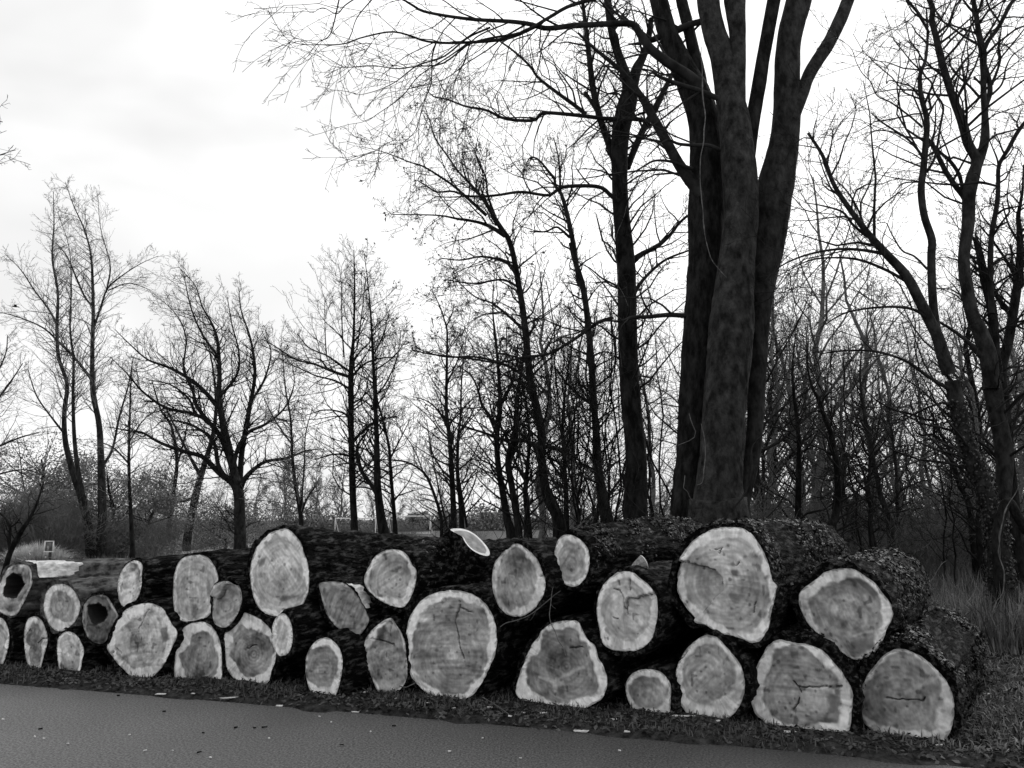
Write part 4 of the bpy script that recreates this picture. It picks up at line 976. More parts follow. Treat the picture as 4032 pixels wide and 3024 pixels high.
# ---- trees on the left
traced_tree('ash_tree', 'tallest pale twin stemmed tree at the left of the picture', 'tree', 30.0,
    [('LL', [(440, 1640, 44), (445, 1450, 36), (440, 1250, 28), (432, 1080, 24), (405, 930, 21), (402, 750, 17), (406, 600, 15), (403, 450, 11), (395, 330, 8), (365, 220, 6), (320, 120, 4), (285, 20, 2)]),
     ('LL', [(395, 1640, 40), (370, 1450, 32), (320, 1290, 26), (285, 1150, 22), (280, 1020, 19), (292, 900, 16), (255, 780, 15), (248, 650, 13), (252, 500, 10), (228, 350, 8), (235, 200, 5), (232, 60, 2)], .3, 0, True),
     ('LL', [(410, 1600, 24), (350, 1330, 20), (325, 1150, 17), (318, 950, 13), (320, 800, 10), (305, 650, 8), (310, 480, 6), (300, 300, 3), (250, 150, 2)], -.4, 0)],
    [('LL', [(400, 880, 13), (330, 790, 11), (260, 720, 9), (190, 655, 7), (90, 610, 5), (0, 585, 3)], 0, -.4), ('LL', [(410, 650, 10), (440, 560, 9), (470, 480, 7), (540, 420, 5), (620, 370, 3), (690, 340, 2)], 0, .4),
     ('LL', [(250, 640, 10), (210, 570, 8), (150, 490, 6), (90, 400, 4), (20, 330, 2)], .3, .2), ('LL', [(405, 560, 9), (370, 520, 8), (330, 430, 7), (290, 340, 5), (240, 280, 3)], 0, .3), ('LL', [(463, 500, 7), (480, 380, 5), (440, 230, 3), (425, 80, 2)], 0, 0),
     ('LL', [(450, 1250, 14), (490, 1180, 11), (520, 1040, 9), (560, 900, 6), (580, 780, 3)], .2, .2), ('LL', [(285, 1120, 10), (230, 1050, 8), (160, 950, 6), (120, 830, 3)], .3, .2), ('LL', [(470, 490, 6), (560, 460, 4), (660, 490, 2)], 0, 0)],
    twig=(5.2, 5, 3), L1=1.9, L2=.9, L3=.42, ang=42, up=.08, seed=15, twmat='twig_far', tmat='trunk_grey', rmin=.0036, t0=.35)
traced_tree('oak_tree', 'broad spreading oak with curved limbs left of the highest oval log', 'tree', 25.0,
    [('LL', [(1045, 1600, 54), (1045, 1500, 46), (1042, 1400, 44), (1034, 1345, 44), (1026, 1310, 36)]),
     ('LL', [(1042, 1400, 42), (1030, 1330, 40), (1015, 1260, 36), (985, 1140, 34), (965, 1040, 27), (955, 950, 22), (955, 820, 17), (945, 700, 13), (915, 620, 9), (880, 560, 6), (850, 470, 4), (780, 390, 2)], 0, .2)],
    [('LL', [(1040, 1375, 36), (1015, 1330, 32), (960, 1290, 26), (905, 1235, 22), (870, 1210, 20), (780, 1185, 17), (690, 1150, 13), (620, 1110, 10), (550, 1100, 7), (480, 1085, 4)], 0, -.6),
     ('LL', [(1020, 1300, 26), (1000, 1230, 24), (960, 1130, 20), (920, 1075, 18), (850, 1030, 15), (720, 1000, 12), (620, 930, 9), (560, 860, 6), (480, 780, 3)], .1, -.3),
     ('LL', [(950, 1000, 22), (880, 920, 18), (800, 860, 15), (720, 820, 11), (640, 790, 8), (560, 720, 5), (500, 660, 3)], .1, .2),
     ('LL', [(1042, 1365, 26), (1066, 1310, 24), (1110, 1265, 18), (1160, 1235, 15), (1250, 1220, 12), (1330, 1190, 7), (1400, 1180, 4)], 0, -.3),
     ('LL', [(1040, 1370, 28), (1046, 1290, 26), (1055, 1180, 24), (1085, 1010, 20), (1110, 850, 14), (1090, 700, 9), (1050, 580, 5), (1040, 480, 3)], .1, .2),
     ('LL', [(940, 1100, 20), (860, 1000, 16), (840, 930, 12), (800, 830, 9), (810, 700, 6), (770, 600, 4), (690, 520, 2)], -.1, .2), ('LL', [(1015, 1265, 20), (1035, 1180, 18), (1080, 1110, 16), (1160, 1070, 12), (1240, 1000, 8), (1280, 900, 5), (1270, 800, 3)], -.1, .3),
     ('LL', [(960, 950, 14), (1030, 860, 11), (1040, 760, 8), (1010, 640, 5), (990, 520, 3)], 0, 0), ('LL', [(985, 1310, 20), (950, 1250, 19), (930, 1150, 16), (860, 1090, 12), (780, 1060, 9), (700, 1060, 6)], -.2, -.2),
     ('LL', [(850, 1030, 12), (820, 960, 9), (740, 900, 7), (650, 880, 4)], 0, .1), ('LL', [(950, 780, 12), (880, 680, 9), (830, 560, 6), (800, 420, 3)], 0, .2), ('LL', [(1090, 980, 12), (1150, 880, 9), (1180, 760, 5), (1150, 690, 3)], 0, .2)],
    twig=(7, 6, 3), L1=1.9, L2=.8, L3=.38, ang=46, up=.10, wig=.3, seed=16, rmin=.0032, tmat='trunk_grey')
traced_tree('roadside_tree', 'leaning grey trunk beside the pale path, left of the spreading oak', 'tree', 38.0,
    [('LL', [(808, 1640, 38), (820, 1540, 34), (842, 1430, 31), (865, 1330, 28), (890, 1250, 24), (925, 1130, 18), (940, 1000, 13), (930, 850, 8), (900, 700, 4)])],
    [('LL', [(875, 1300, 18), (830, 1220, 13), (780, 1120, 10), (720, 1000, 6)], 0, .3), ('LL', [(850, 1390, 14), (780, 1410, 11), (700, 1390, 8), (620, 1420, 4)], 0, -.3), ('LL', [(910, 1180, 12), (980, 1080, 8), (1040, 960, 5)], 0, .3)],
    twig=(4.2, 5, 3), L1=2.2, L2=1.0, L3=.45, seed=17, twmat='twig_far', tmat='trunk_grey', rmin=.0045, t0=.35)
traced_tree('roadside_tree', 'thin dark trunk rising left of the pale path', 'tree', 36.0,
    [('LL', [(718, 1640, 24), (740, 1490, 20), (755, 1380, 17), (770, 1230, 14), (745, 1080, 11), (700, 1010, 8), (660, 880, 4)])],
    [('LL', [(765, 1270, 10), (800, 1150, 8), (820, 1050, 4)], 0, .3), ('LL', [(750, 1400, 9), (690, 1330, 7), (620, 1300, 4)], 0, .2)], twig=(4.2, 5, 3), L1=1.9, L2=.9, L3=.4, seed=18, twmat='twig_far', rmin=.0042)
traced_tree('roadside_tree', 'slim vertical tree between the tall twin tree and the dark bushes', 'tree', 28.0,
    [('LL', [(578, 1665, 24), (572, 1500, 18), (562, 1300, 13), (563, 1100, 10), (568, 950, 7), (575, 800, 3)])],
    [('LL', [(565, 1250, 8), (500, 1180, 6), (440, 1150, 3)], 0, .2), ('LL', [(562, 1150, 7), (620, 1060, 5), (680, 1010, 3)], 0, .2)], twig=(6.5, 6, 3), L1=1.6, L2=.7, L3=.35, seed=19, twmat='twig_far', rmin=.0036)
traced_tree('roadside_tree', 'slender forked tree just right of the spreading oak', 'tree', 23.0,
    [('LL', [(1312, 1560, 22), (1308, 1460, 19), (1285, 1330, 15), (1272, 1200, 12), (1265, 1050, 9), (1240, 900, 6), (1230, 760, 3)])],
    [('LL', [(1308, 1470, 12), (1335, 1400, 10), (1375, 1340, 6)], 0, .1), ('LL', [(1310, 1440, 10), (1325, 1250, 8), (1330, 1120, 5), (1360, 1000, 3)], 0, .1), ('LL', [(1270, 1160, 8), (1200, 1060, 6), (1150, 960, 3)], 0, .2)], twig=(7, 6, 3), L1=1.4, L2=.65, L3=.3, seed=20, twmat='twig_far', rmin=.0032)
traced_tree('young_tree', 'low Y forked dark tree in front of the pale grass mound, left edge', 'tree', 22.0,
    [('P', [(15, 2260, 22), (40, 2175, 20), (68, 2120, 19), (95, 2075, 16), (118, 2040, 12), (150, 1970, 8), (170, 1900, 4)])],
    [('P', [(38, 2170, 12), (38, 2110, 11), (40, 2078, 10), (28, 2050, 8), (10, 2030, 6), (-30, 1990, 4)], 0, 0), ('P', [(42, 2075, 8), (62, 2062, 6), (80, 2040, 4)], 0, 0)], twig=(6, 5, 3), L1=1.2, L2=.55, L3=.28, seed=21, rmin=.003)
traced_tree('roadside_tree', 'dense bare crown reaching in from the left picture edge', 'tree', 27.0,
    [('P', [(-180, 2300, 40), (-170, 2000, 34), (-150, 1800, 26), (-120, 1600, 16), (-100, 1450, 8), (-90, 1350, 4)])],
    [('P', [(-160, 1900, 18), (-60, 1790, 12), (60, 1730, 7), (160, 1700, 3)], 0, .2), ('P', [(-150, 1800, 16), (-60, 1640, 11), (30, 1520, 7), (90, 1430, 3)], 0, .2), ('P', [(-140, 1700, 14), (-40, 1520, 9), (20, 1400, 5), (30, 1320, 3)], 0, .1), ('P', [(-160, 1950, 14), (-40, 1880, 9), (80, 1850, 5), (150, 1860, 3)], 0, .2)],
    twig=(7, 5, 3), L1=1.8, L2=.8, L3=.38, seed=22, twmat='twig_far', rmin=.0038)
traced_tree('roadside_tree', 'tree mostly outside the frame whose drooping twig tips enter at the upper left', 'tree', 12.0,
    [('P', [(-420, 2500, 120), (-400, 1800, 100), (-380, 1200, 80), (-350, 700, 50), (-330, 300, 25)])],
    [('P', [(-370, 900, 24), (-220, 720, 14), (-90, 640, 8), (0, 610, 4), (60, 590, 2)], 0, 0), ('P', [(-360, 700, 22), (-200, 520, 12), (-80, 470, 6), (10, 480, 3)], 0, 0)], twig=(4, 4, 2), L1=1.5, L2=.6, L3=.25, seed=23)

# ---- trees on the right
traced_tree('ivy_clad_tree', 'ivy footed tree with a long limb sweeping left, right side of the wood', 'tree', 10.6,
    [('R3', [(1985, 1760, 200), (1975, 1550, 180), (1950, 1350, 170), (1880, 1130, 150), (1800, 900, 145), (1720, 700, 140), (1640, 450, 125), (1580, 180, 130), (1540, 0, 130)]),
     ('R2', [(603, 860, 66), (570, 760, 60), (545, 680, 52), (500, 590, 50), (465, 520, 48), (400, 400, 45), (300, 290, 38), (220, 200, 30), (130, 80, 24), (60, -30, 20), (10, -160, 17), (-60, -270, 12)], 0, -.3),
     ('R2', [(560, 720, 40), (540, 640, 40), (527, 540, 38), (520, 420, 37), (518, 300, 36), (520, 230, 35), (485, 120, 33), (470, 0, 32), (482, -110, 30), (490, -210, 28), (497, -330, 25), (470, -440, 22), (465, -540, 18), (490, -610, 14), (500, -720, 11), (495, -850, 7)], .1, .2)],
    [('R2', [(310, 300, 18), (200, 280, 15), (80, 275, 12), (-60, 300, 10), (-180, 350, 7), (-260, 420, 4)], -.1, -.3),
     ('R2', [(400, 425, 16), (300, 370, 14), (180, 325, 12), (60, 315, 9), (-60, 330, 7), (-200, 400, 4)], -.1, -.3),
     ('R2', [(510, 610, 16), (440, 560, 14), (340, 545, 12), (200, 555, 10), (100, 580, 8), (0, 640, 5)], -.1, -.2),
     ('R2', [(600, 930, 20), (500, 870, 16), (400, 800, 13), (260, 755, 11), (120, 750, 9), (0, 765, 6)], -.1, -.3),
     ('R2', [(220, 220, 14), (150, 160, 12), (100, 100, 10), (0, 70, 7), (-60, 60, 5)], -.1, 0), ('R2', [(210, 190, 10), (170, 80, 9), (120, 0, 7), (60, -60, 4)], 0, .1),
     ('R2', [(500, 370, 11), (440, 310, 9), (380, 280, 8), (330, 200, 6), (300, 150, 4), (220, 170, 2)], 0, .1),
     ('R1', [(835, 1290, 24), (780, 1210, 20), (700, 1130, 17), (570, 1045, 15), (480, 985, 12), (410, 920, 10)], 0, -.1), ('R1', [(850, 1130, 16), (700, 1120, 13), (580, 1075, 11), (450, 1070, 8), (380, 1110, 6), (340, 1150, 4), (270, 1180, 2)], 0, -.2),
     ('R1', [(830, 1040, 18), (740, 960, 15), (620, 870, 13), (560, 830, 12), (470, 790, 10), (430, 730, 9), (410, 670, 8), (340, 600, 7), (290, 510, 6), (250, 400, 5), (160, 320, 3)], 0, -.1),
     ('R1', [(800, 780, 15), (740, 710, 12), (650, 680, 11), (560, 655, 9), (535, 690, 8), (545, 600, 7), (550, 560, 6), (500, 510, 6), (450, 490, 5), (330, 430, 4), (250, 400, 3)], .1, .1), ('R1', [(860, 900, 18), (895, 880, 20), (885, 810, 17), (890, 760, 8)], 0, 0),
     ('R1', [(815, 590, 14), (800, 500, 10), (800, 420, 8), (740, 370, 7), (690, 330, 5), (620, 360, 3)], .1, .1), ('R1', [(880, 260, 20), (820, 150, 26), (790, 100, 24), (700, 0, 18), (640, -60, 14)], .1, .2),
     ('R1', [(810, 540, 16), (850, 620, 14), (900, 670, 14), (930, 760, 16), (975, 820, 18), (1000, 880, 18), (985, 980, 18), (965, 1100, 18), (950, 1200, 20), (925, 1300, 22), (870, 1400, 22)], .2, 0)],
    twig=(3.8, 4, 3), L1=1.9, L2=.75, L3=.3, ang=50, up=-.02, wig=.24, tmat='trunk_grey', seed=24, rough=.05, t0=.5, ivy=2600)
traced_tree('beech_tree', 'smooth grey tree with tall paired stems beside the ivy footed tree, right edge', 'tree', 11.2,
    [('R3', [(1985, 1500, 170), (1990, 1250, 150), (2020, 1000, 135), (2030, 800, 145), (2025, 650, 150), (1985, 420, 145), (1940, 200, 150), (1900, 0, 150)], .1),
     ('R2', [(800, 930, 70), (785, 780, 78), (745, 660, 66), (710, 580, 58), (685, 450, 55), (670, 320, 50), (690, 160, 55), (695, 20, 58), (712, -60, 60), (730, -140, 45), (690, -220, 44), (660, -330, 43), (620, -430, 34), (585, -540, 33), (560, -630, 31), (540, -720, 28), (520, -800, 26), (525, -850, 24), (505, -900, 20)]),
     ('R1', [(1235, 1470, 95), (1270, 1370, 80), (1310, 1260, 72), (1340, 1130, 70), (1340, 950, 52), (1330, 780, 46), (1328, 600, 46), (1322, 430, 60), (1290, 270, 44), (1270, 130, 40), (1245, 0, 36), (1230, -120, 30)], .1),
     ('R1', [(1350, 860, 36), (1380, 760, 40), (1375, 660, 38), (1345, 540, 30)], .1)],
    [('R1', [(1335, 400, 40), (1370, 330, 36), (1440, 240, 34), (1490, 150, 34), (1540, 50, 34), (1590, -20, 28)], .1, 0), ('R1', [(1395, 690, 28), (1440, 580, 20), (1465, 480, 18), (1455, 380, 15), (1475, 220, 10)], .1, 0),
     ('R1', [(1060, 660, 24), (1110, 590, 20), (1180, 490, 18), (1260, 400, 14), (1265, 340, 12), (1230, 250, 10), (1220, 120, 8)], 0, 0), ('R1', [(1300, 800, 22), (1220, 710, 18), (1140, 640, 16), (1070, 560, 14), (1050, 490, 12), (1040, 440, 9), (960, 400, 6)], -.1, 0),
     ('R1', [(1140, 970, 16), (1190, 900, 13), (1250, 840, 13), (1300, 800, 14)], 0, 0), ('R1', [(960, 310, 18), (1020, 250, 15), (1070, 150, 14), (1090, 60, 12), (1120, -20, 9)], 0, 0), ('R1', [(1000, 400, 18), (1080, 310, 15), (1150, 250, 14), (1230, 210, 12), (1300, 190, 12), (1400, 150, 9), (1500, 120, 6)], 0, 0),
     ('R1', [(1400, 770, 20), (1470, 700, 16), (1500, 620, 14), (1510, 560, 13), (1560, 460, 11), (1659, 380, 8)], .1, 0), ('R1', [(1280, 100, 24), (1310, 40, 20), (1330, -30, 14)], 0, 0), ('R1', [(1245, 100, 20), (1200, 50, 18), (1150, -20, 14)], 0, 0),
     ('R1', [(1230, 1740, 54), (1170, 1610, 50), (1100, 1520, 44), (1020, 1400, 40), (950, 1260, 36), (900, 1170, 30), (870, 1130, 20)], .2, -.1), ('R1', [(1165, 1590, 30), (1130, 1430, 30), (1050, 1310, 28), (980, 1250, 24), (930, 1190, 18)], .2, 0),
     ('R1', [(1440, 1520, 18), (1300, 1490, 24), (1150, 1505, 20), (1000, 1505, 16), (850, 1490, 13), (700, 1490, 12), (640, 1520, 10), (580, 1600, 6)], -.3, 0), ('R2', [(750, 780, 24), (700, 720, 20), (640, 670, 16), (570, 625, 12), (480, 580, 8)], -.1, 0), ('R1', [(1330, 720, 16), (1300, 680, 17), (1250, 630, 18)], 0, 0)],
    twig=(3.8, 4, 3), L1=1.9, L2=.75, L3=.3, ang=50, up=-.02, wig=.24, tmat='trunk_grey', seed=25, rough=.05, t0=.55)
traced_tree('woodland_tree', 'dark rear stem seen between the paired grey stems at the right edge', 'tree', 13.0,
    [('R2', [(880, 1300, 60), (860, 1000, 50), (845, 850, 46), (880, 700, 44), (905, 550, 40), (925, 420, 38), (935, 300, 34), (930, 180, 26), (925, 120, 20), (945, 0, 12), (950, -120, 7)]),
     ('R2', [(830, 900, 50), (815, 740, 45), (802, 560, 42), (770, 430, 38), (745, 300, 32), (722, 220, 22)], -.3)],
    [('R2', [(880, 560, 20), (820, 490, 16), (760, 400, 12), (700, 340, 8)], 0, 0), ('R2', [(880, 600, 14), (930, 640, 10), (990, 660, 6)], 0, 0), ('R1', [(1396, 2560, 46), (1385, 2250, 44), (1392, 1950, 42), (1440, 1659, 38), (1448, 1500, 34), (1455, 1350, 32), (1530, 1220, 34), (1600, 1090, 34), (1680, 980, 28), (1760, 860, 20)], -.5, 0), ('R1', [(1450, 1380, 16), (1440, 1300, 14), (1400, 1200, 10), (1380, 1150, 8)], -.5, 0),
     ('R2', [(920, 420, 18), (870, 330, 13), (800, 230, 9), (740, 160, 6)], .1, 0), ('R2', [(930, 250, 12), (880, 160, 9), (850, 60, 6)], 0, 0), ('R2', [(850, 850, 14), (780, 770, 10), (700, 740, 6)], 0, 0)],
    twig=(6.2, 6, 3), L1=1.2, L2=.55, L3=.27, ang=52, up=.04, wig=.3, seed=26, t0=.3)
traced_tree('woodland_tree', 'thick dark trunk leaning out to the right picture edge, behind the ivy', 'tree', 10.2,
    [('R3', [(1960, 1560, 90), (2020, 1200, 85), (2070, 1130, 85), (2140, 1240, 80), (2240, 1420, 80)])], [], twig=(2, 4, 2), L1=.6, L2=.3, L3=.2, seed=27, stem_tw=False)
RW = [('slim upright trunk nearest the beech in the right hand wood', 15.0, [(95, 1560, 70), (100, 1300, 66), (105, 900, 50), (110, 600, 44), (90, 350, 36), (60, 120, 28), (50, -150, 20), (80, -450, 10)], [[(110, 650, 24), (180, 500, 16), (260, 380, 10)], [(100, 420, 20), (20, 400, 12), (-80, 330, 7)]]),
      ('dark S curved trunk standing above the ivy behind the largest upper log', 13.5, [(400, 1420, 70), (440, 1300, 74), (475, 1100, 64), (465, 850, 58), (440, 660, 58), (405, 480, 48), (350, 340, 42), (300, 200, 38), (280, 150, 34), (230, 50, 22), (190, -150, 14), (200, -400, 7)], [[(285, 170, 26), (340, 120, 20), (360, 60, 14), (350, -60, 8)], [(415, 690, 18), (330, 640, 13), (230, 600, 8)], [(455, 900, 14), (380, 930, 10), (250, 900, 6)]]),
      ('thin forked black trunk in the middle of the right hand wood', 14.0, [(790, 1560, 42), (770, 1350, 36), (775, 1180, 36), (745, 1060, 32), (765, 880, 26), (775, 750, 24), (770, 710, 22), (720, 640, 18), (700, 560, 14), (650, 400, 8)], [[(770, 710, 18), (820, 620, 14), (900, 510, 8)], [(745, 1060, 20), (720, 900, 18), (690, 740, 14), (620, 680, 8)]]),
      ('grey leaning trunk right of the thin forked black trunk', 16.0, [(965, 1420, 66), (930, 1230, 56), (870, 1060, 48), (840, 900, 44), (800, 740, 44), (775, 560, 40), (740, 420, 36), (715, 260, 30), (690, 100, 24), (680, -100, 16), (700, -350, 8)], [[(760, 500, 18), (700, 400, 12), (640, 330, 7)], [(720, 280, 18), (780, 190, 12), (850, 120, 7)]]),
      ('tall slight trunk with feathery twigs, middle right of the wood', 18.0, [(1040, 1420, 30), (1025, 1000, 28), (1010, 780, 26), (990, 600, 24), (980, 480, 18), (950, 350, 12), (970, 150, 7)], [[(985, 560, 14), (920, 440, 9), (880, 330, 5)], [(1000, 700, 12), (1080, 600, 8)]]),
      ('leaning dark trunk left of the ivy footed tree with a hooked branch', 15.0, [(1730, 1400, 60), (1710, 1220, 52), (1670, 1080, 50), (1610, 980, 44), (1580, 860, 40), (1530, 720, 34), (1510, 640, 28), (1440, 500, 22), (1400, 400, 24), (1370, 350, 18), (1300, 200, 14), (1230, 60, 9), (1200, -150, 5)], [[(1640, 630, 36), (1560, 628, 36), (1490, 600, 32), (1390, 520, 26), (1340, 500, 24), (1240, 505, 16), (1180, 440, 10), (1160, 370, 6)], [(1380, 370, 26), (1280, 355, 24), (1160, 310, 22), (1000, 270, 20), (900, 220, 16), (820, 170, 12), (720, 70, 8)], [(1370, 510, 22), (1380, 400, 24)]]),
      ('short trunk beside the ivy footed tree, partly hidden', 14.0, [(1790, 1400, 60), (1800, 1200, 56), (1770, 1000, 44), (1700, 900, 30), (1680, 700, 20), (1720, 500, 12)], [[(1700, 880, 16), (1640, 780, 10)]]),
      ('pale slanting trunk low in the gap of the right hand wood', 19.0, [(620, 1420, 46), (590, 1300, 44), (545, 1120, 38), (520, 1000, 30), (520, 800, 22), (540, 550, 14), (560, 300, 8)], [[(520, 900, 14), (460, 760, 9)]])]
for k, (lb, Y, st_, lm) in enumerate(RW):
    traced_tree('woodland_tree', lb, 'tree', Y, [('R3', st_)], [('R3', l_) for l_ in lm], twig=(6.2, 6, 3), L1=1.3, L2=.6, L3=.28, ang=52, up=.04, wig=.28, seed=30 + k, t0=.22, tmat='trunk_grey' if k in (3, 7) else 'trunk')

# ---- prototypes for the woods behind: grown, then copied
def grown_tree(name, label, cat, h, seed, group, loc, rz, lean=.08, n1=16, tw=(6, 5), spread=.42, t0=.22, mat='twig', leaves=0, rbase=.1, rmin=.006, sub=True):
    rng = np.random.default_rng(seed + 500)
    n = 14
    s = np.linspace(0, 1, n)
    wob = np.cumsum(rng.normal(size=(n, 2)) * h * .012, 0)
    P = np.stack([lean * h * s * rng.choice([-1, 1]) + wob[:, 0], wob[:, 1], h * s], -1)
    P[0, 2] = -.15
    R = rbase * (1 - .9 * s) + .008
    root = thing(name, label, cat, loc, rz, group)
    V, F = tubes(P[None], R[None], 8, .08, seed)
    obj('trunk', make_mesh('trunk', V, F, M['trunk' if mat == 'twig' else 'twig_far']), root)
    P1, R1, l1 = kids(P[None], R[None], n1, t0, .98, 48, h * spread, shape=.6, up=.10, wig=.2, S_=7, rk=.55, rmin=rmin * 1.4, rng=rng)
    P2, R2, l2 = kids(P1, R1, tw[0], .15, 1, 48, l1 * .5, up=.07, wig=.24, S_=5, rk=.6, rmin=rmin, rng=rng)
    parts = [tubes(P1, R1, 4), tubes(P2, R2, 3)]
    if tw[1]:
        P3, R3, l3 = kids(P2, R2, tw[1], .12, 1, 48, l2 * .5, up=.05, wig=.26, S_=4, rk=.7, rmin=rmin * .8, rng=rng)
        parts.append(tubes(P3, R3, 3))
        P2 = P3
    V, F = merge(parts)
    obj('crown', make_mesh('crown', V, F, M[mat]), root, kind='stuff')
    return root

def at_px(u, Y):
    """ground point at depth Y under photo column u"""
    x = (u - 2016) / FOC * (Y * CP + (0 - 1.6) * SP)
    return (float(x), float(Y), float(ground_z(x, Y)) - .03)

far_l = 'bare tree in the woodland behind the log pile'
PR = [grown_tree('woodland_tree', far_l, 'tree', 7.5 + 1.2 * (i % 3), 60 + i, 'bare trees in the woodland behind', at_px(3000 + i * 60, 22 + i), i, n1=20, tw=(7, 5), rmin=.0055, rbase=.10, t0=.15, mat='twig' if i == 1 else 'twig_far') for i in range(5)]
rs = random.Random(5)
ZN = ((2080, 'behind the left half of the log pile'), (2800, 'in the wood left of the massive beech'), (3450, 'in the right hand wood behind the largest upper log'), (9999, 'in the right hand wood by the picture edge'))
def zone(o, u, what, many):
    for lim, txt in ZN:
        if u < lim: break
    o['label'] = what + ' ' + txt
    o['group'] = many + ' ' + txt
for i, o in enumerate(PR): zone(o, 3000 + i * 60, 'bare tree deep', 'bare trees')

for k in range(40):
    u = rs.uniform(2880, 4350) if k < 34 else rs.uniform(2050, 2800)
    Y = rs.uniform(19, 36)
    zone(copy_tree(PR[k % 5], at_px(u, Y), rs.uniform(0, 6.28), rs.uniform(.8, 1.25)), u, 'bare tree deep', 'bare trees')

# saplings of the thicket left of the beech
sp_l = 'thin upright sapling in the thicket left of the massive beech'
SP_ = [grown_tree('sapling', sp_l, 'sapling', 4.6 + .5 * i, 80 + i, 'saplings in the thicket', at_px(2250 + 50 * i, 14 + i), i, n1=13, tw=(4, 3), rbase=.017, rmin=.0034, spread=.26, t0=.08, lean=.1) for i in range(4)]
for k in range(36):
    u = rs.uniform(2080, 2720) if k < 26 else rs.uniform(3050, 3950)
    zone(copy_tree(SP_[k % 4], at_px(u, rs.uniform(12.5, 20)), rs.uniform(0, 6.28), rs.uniform(.65, 1.15)), u, 'thin upright sapling', 'saplings')

# shrubs: many stems from the ground
def shrub(label, h, seed, group, loc, mat='twig', n=26, tw=(7, 6), rmin=.004, name='bare_shrub'):
    rng = np.random.default_rng(seed + 900)
    P0 = rng.normal(size=(n, 3)) * np.array([.3, .3, 0]) * h * .35
    d = unit(np.stack([P0[:, 0] * 1.1 / h + rng.normal(size=n) * .3, P0[:, 1] * 1.1 / h + rng.normal(size=n) * .3, np.ones(n)], -1))
    pts = [P0 - np.array([0, 0, .1])]
    for k in range(6):
        pts.append(pts[-1] + d * (h / 6 * rng.uniform(.6, 1.1, n))[:, None]); d = unit(d + rng.normal(size=(n, 3)) * .16)
    P = np.stack(pts, 1); R = np.broadcast_to(np.linspace(.014, .004, 7) * h / 2.5, (n, 7)).copy()
    P1, R1, l1 = kids(P, R, tw[0], .15, 1, 48, h * .36, up=.06, wig=.25, S_=5, rmin=rmin, rng=rng)
    P2, R2, l2 = kids(P1, R1, tw[1], .15, 1, 50, h * .16, up=.03, wig=.3, S_=4, rmin=rmin * .8, rng=rng)
    root = thing(name, label, 'shrub', loc, 0, group)
    V, F = tubes(P, R, 4); obj('stems', make_mesh('stems', V, F, M[mat]), root, kind='stuff')
    V, F = merge([tubes(P1, R1, 3), tubes(P2, R2, 3)]); obj('twigs', make_mesh('twigs', V, F, M[mat]), root, kind='stuff')
    return root

sh_l = 'bare tangled shrub in the undergrowth of the wood'
SH = [shrub(sh_l, 2.3 + .3 * i, 3 + i, 'bare shrubs in the wood', at_px(3300 + 150 * i, 19), 'twig_far') for i in range(3)]
for k in range(44):
    if k < 30: u, Y = rs.uniform(2750, 4300), rs.uniform(15, 30)
    else: u, Y = rs.uniform(560, 2750), rs.uniform(26, 40)
    zone(copy_tree(SH[k % 3], at_px(u, Y), rs.uniform(0, 6.28), rs.uniform(.55, 1.2) if u > 2750 else rs.uniform(.4, .75)), u, 'bare tangled shrub', 'bare shrubs')

for i, o in enumerate(SP_): zone(o, 2250 + 50 * i, 'thin upright sapling', 'saplings')
for i, o in enumerate(SH): zone(o, 3300 + 150 * i, 'bare tangled shrub', 'bare shrubs')

# ---- evergreen bushes at the left and the distant tree line
def leafy(name, label, cat, h, w, seed, group, loc, n=5200, size=.11, mat='evergreen', trunk=True, lobes=16):
    rng = np.random.default_rng(seed + 1300)
    root = thing(name, label, cat, loc, 0, group)
    P = np.stack([np.zeros(6), np.zeros(6), np.linspace(-.1, h * .8, 6)], -1)
    P[1:, :2] += rng.normal(size=(5, 2)) * .04 * h
    Rr = np.linspace(.05, .012, 6) * h * .6
    P1, R1, l1 = kids(P[None], Rr[None], 26, .1, 1, 60, w * .55, up=.1, wig=.2, S_=5, rk=.5, rng=rng)
    V, F = merge([tubes(P[None], Rr[None], 7), tubes(P1, R1, 4)])
    obj('trunk', make_mesh('trunk', V, F, M['trunk']), root)
    c = rng.uniform(-1, 1, (lobes, 3)) * np.array([w * .42, w * .42, h * .42]) + np.array([0, 0, h * .42])
    c[:lobes // 3, 2] = rng.uniform(.1, .3, lobes // 3) * h
    rad = rng.uniform(.26, .46, lobes) * w * .6
    k = rng.integers(0, lobes, n)
    v = unit(rng.normal(size=(n, 3))); rr = rad[k] * rng.uniform(.2, 1, n) ** .5
    p = c[k] + v * rr[:, None] * np.array([1, 1, .85])
    p = p + vn(p * 2.3 + seed, seed)[:, None] * v * .25
    p[:, 2] = np.clip(p[:, 2], .02, None)
    V, F = leaf_quads(p, unit(v + rng.normal(size=(n, 3)) * .7), size, rng, 0)
    obj('crown', make_mesh('crown', V, F, M[mat], False), root, kind='stuff')
    return root

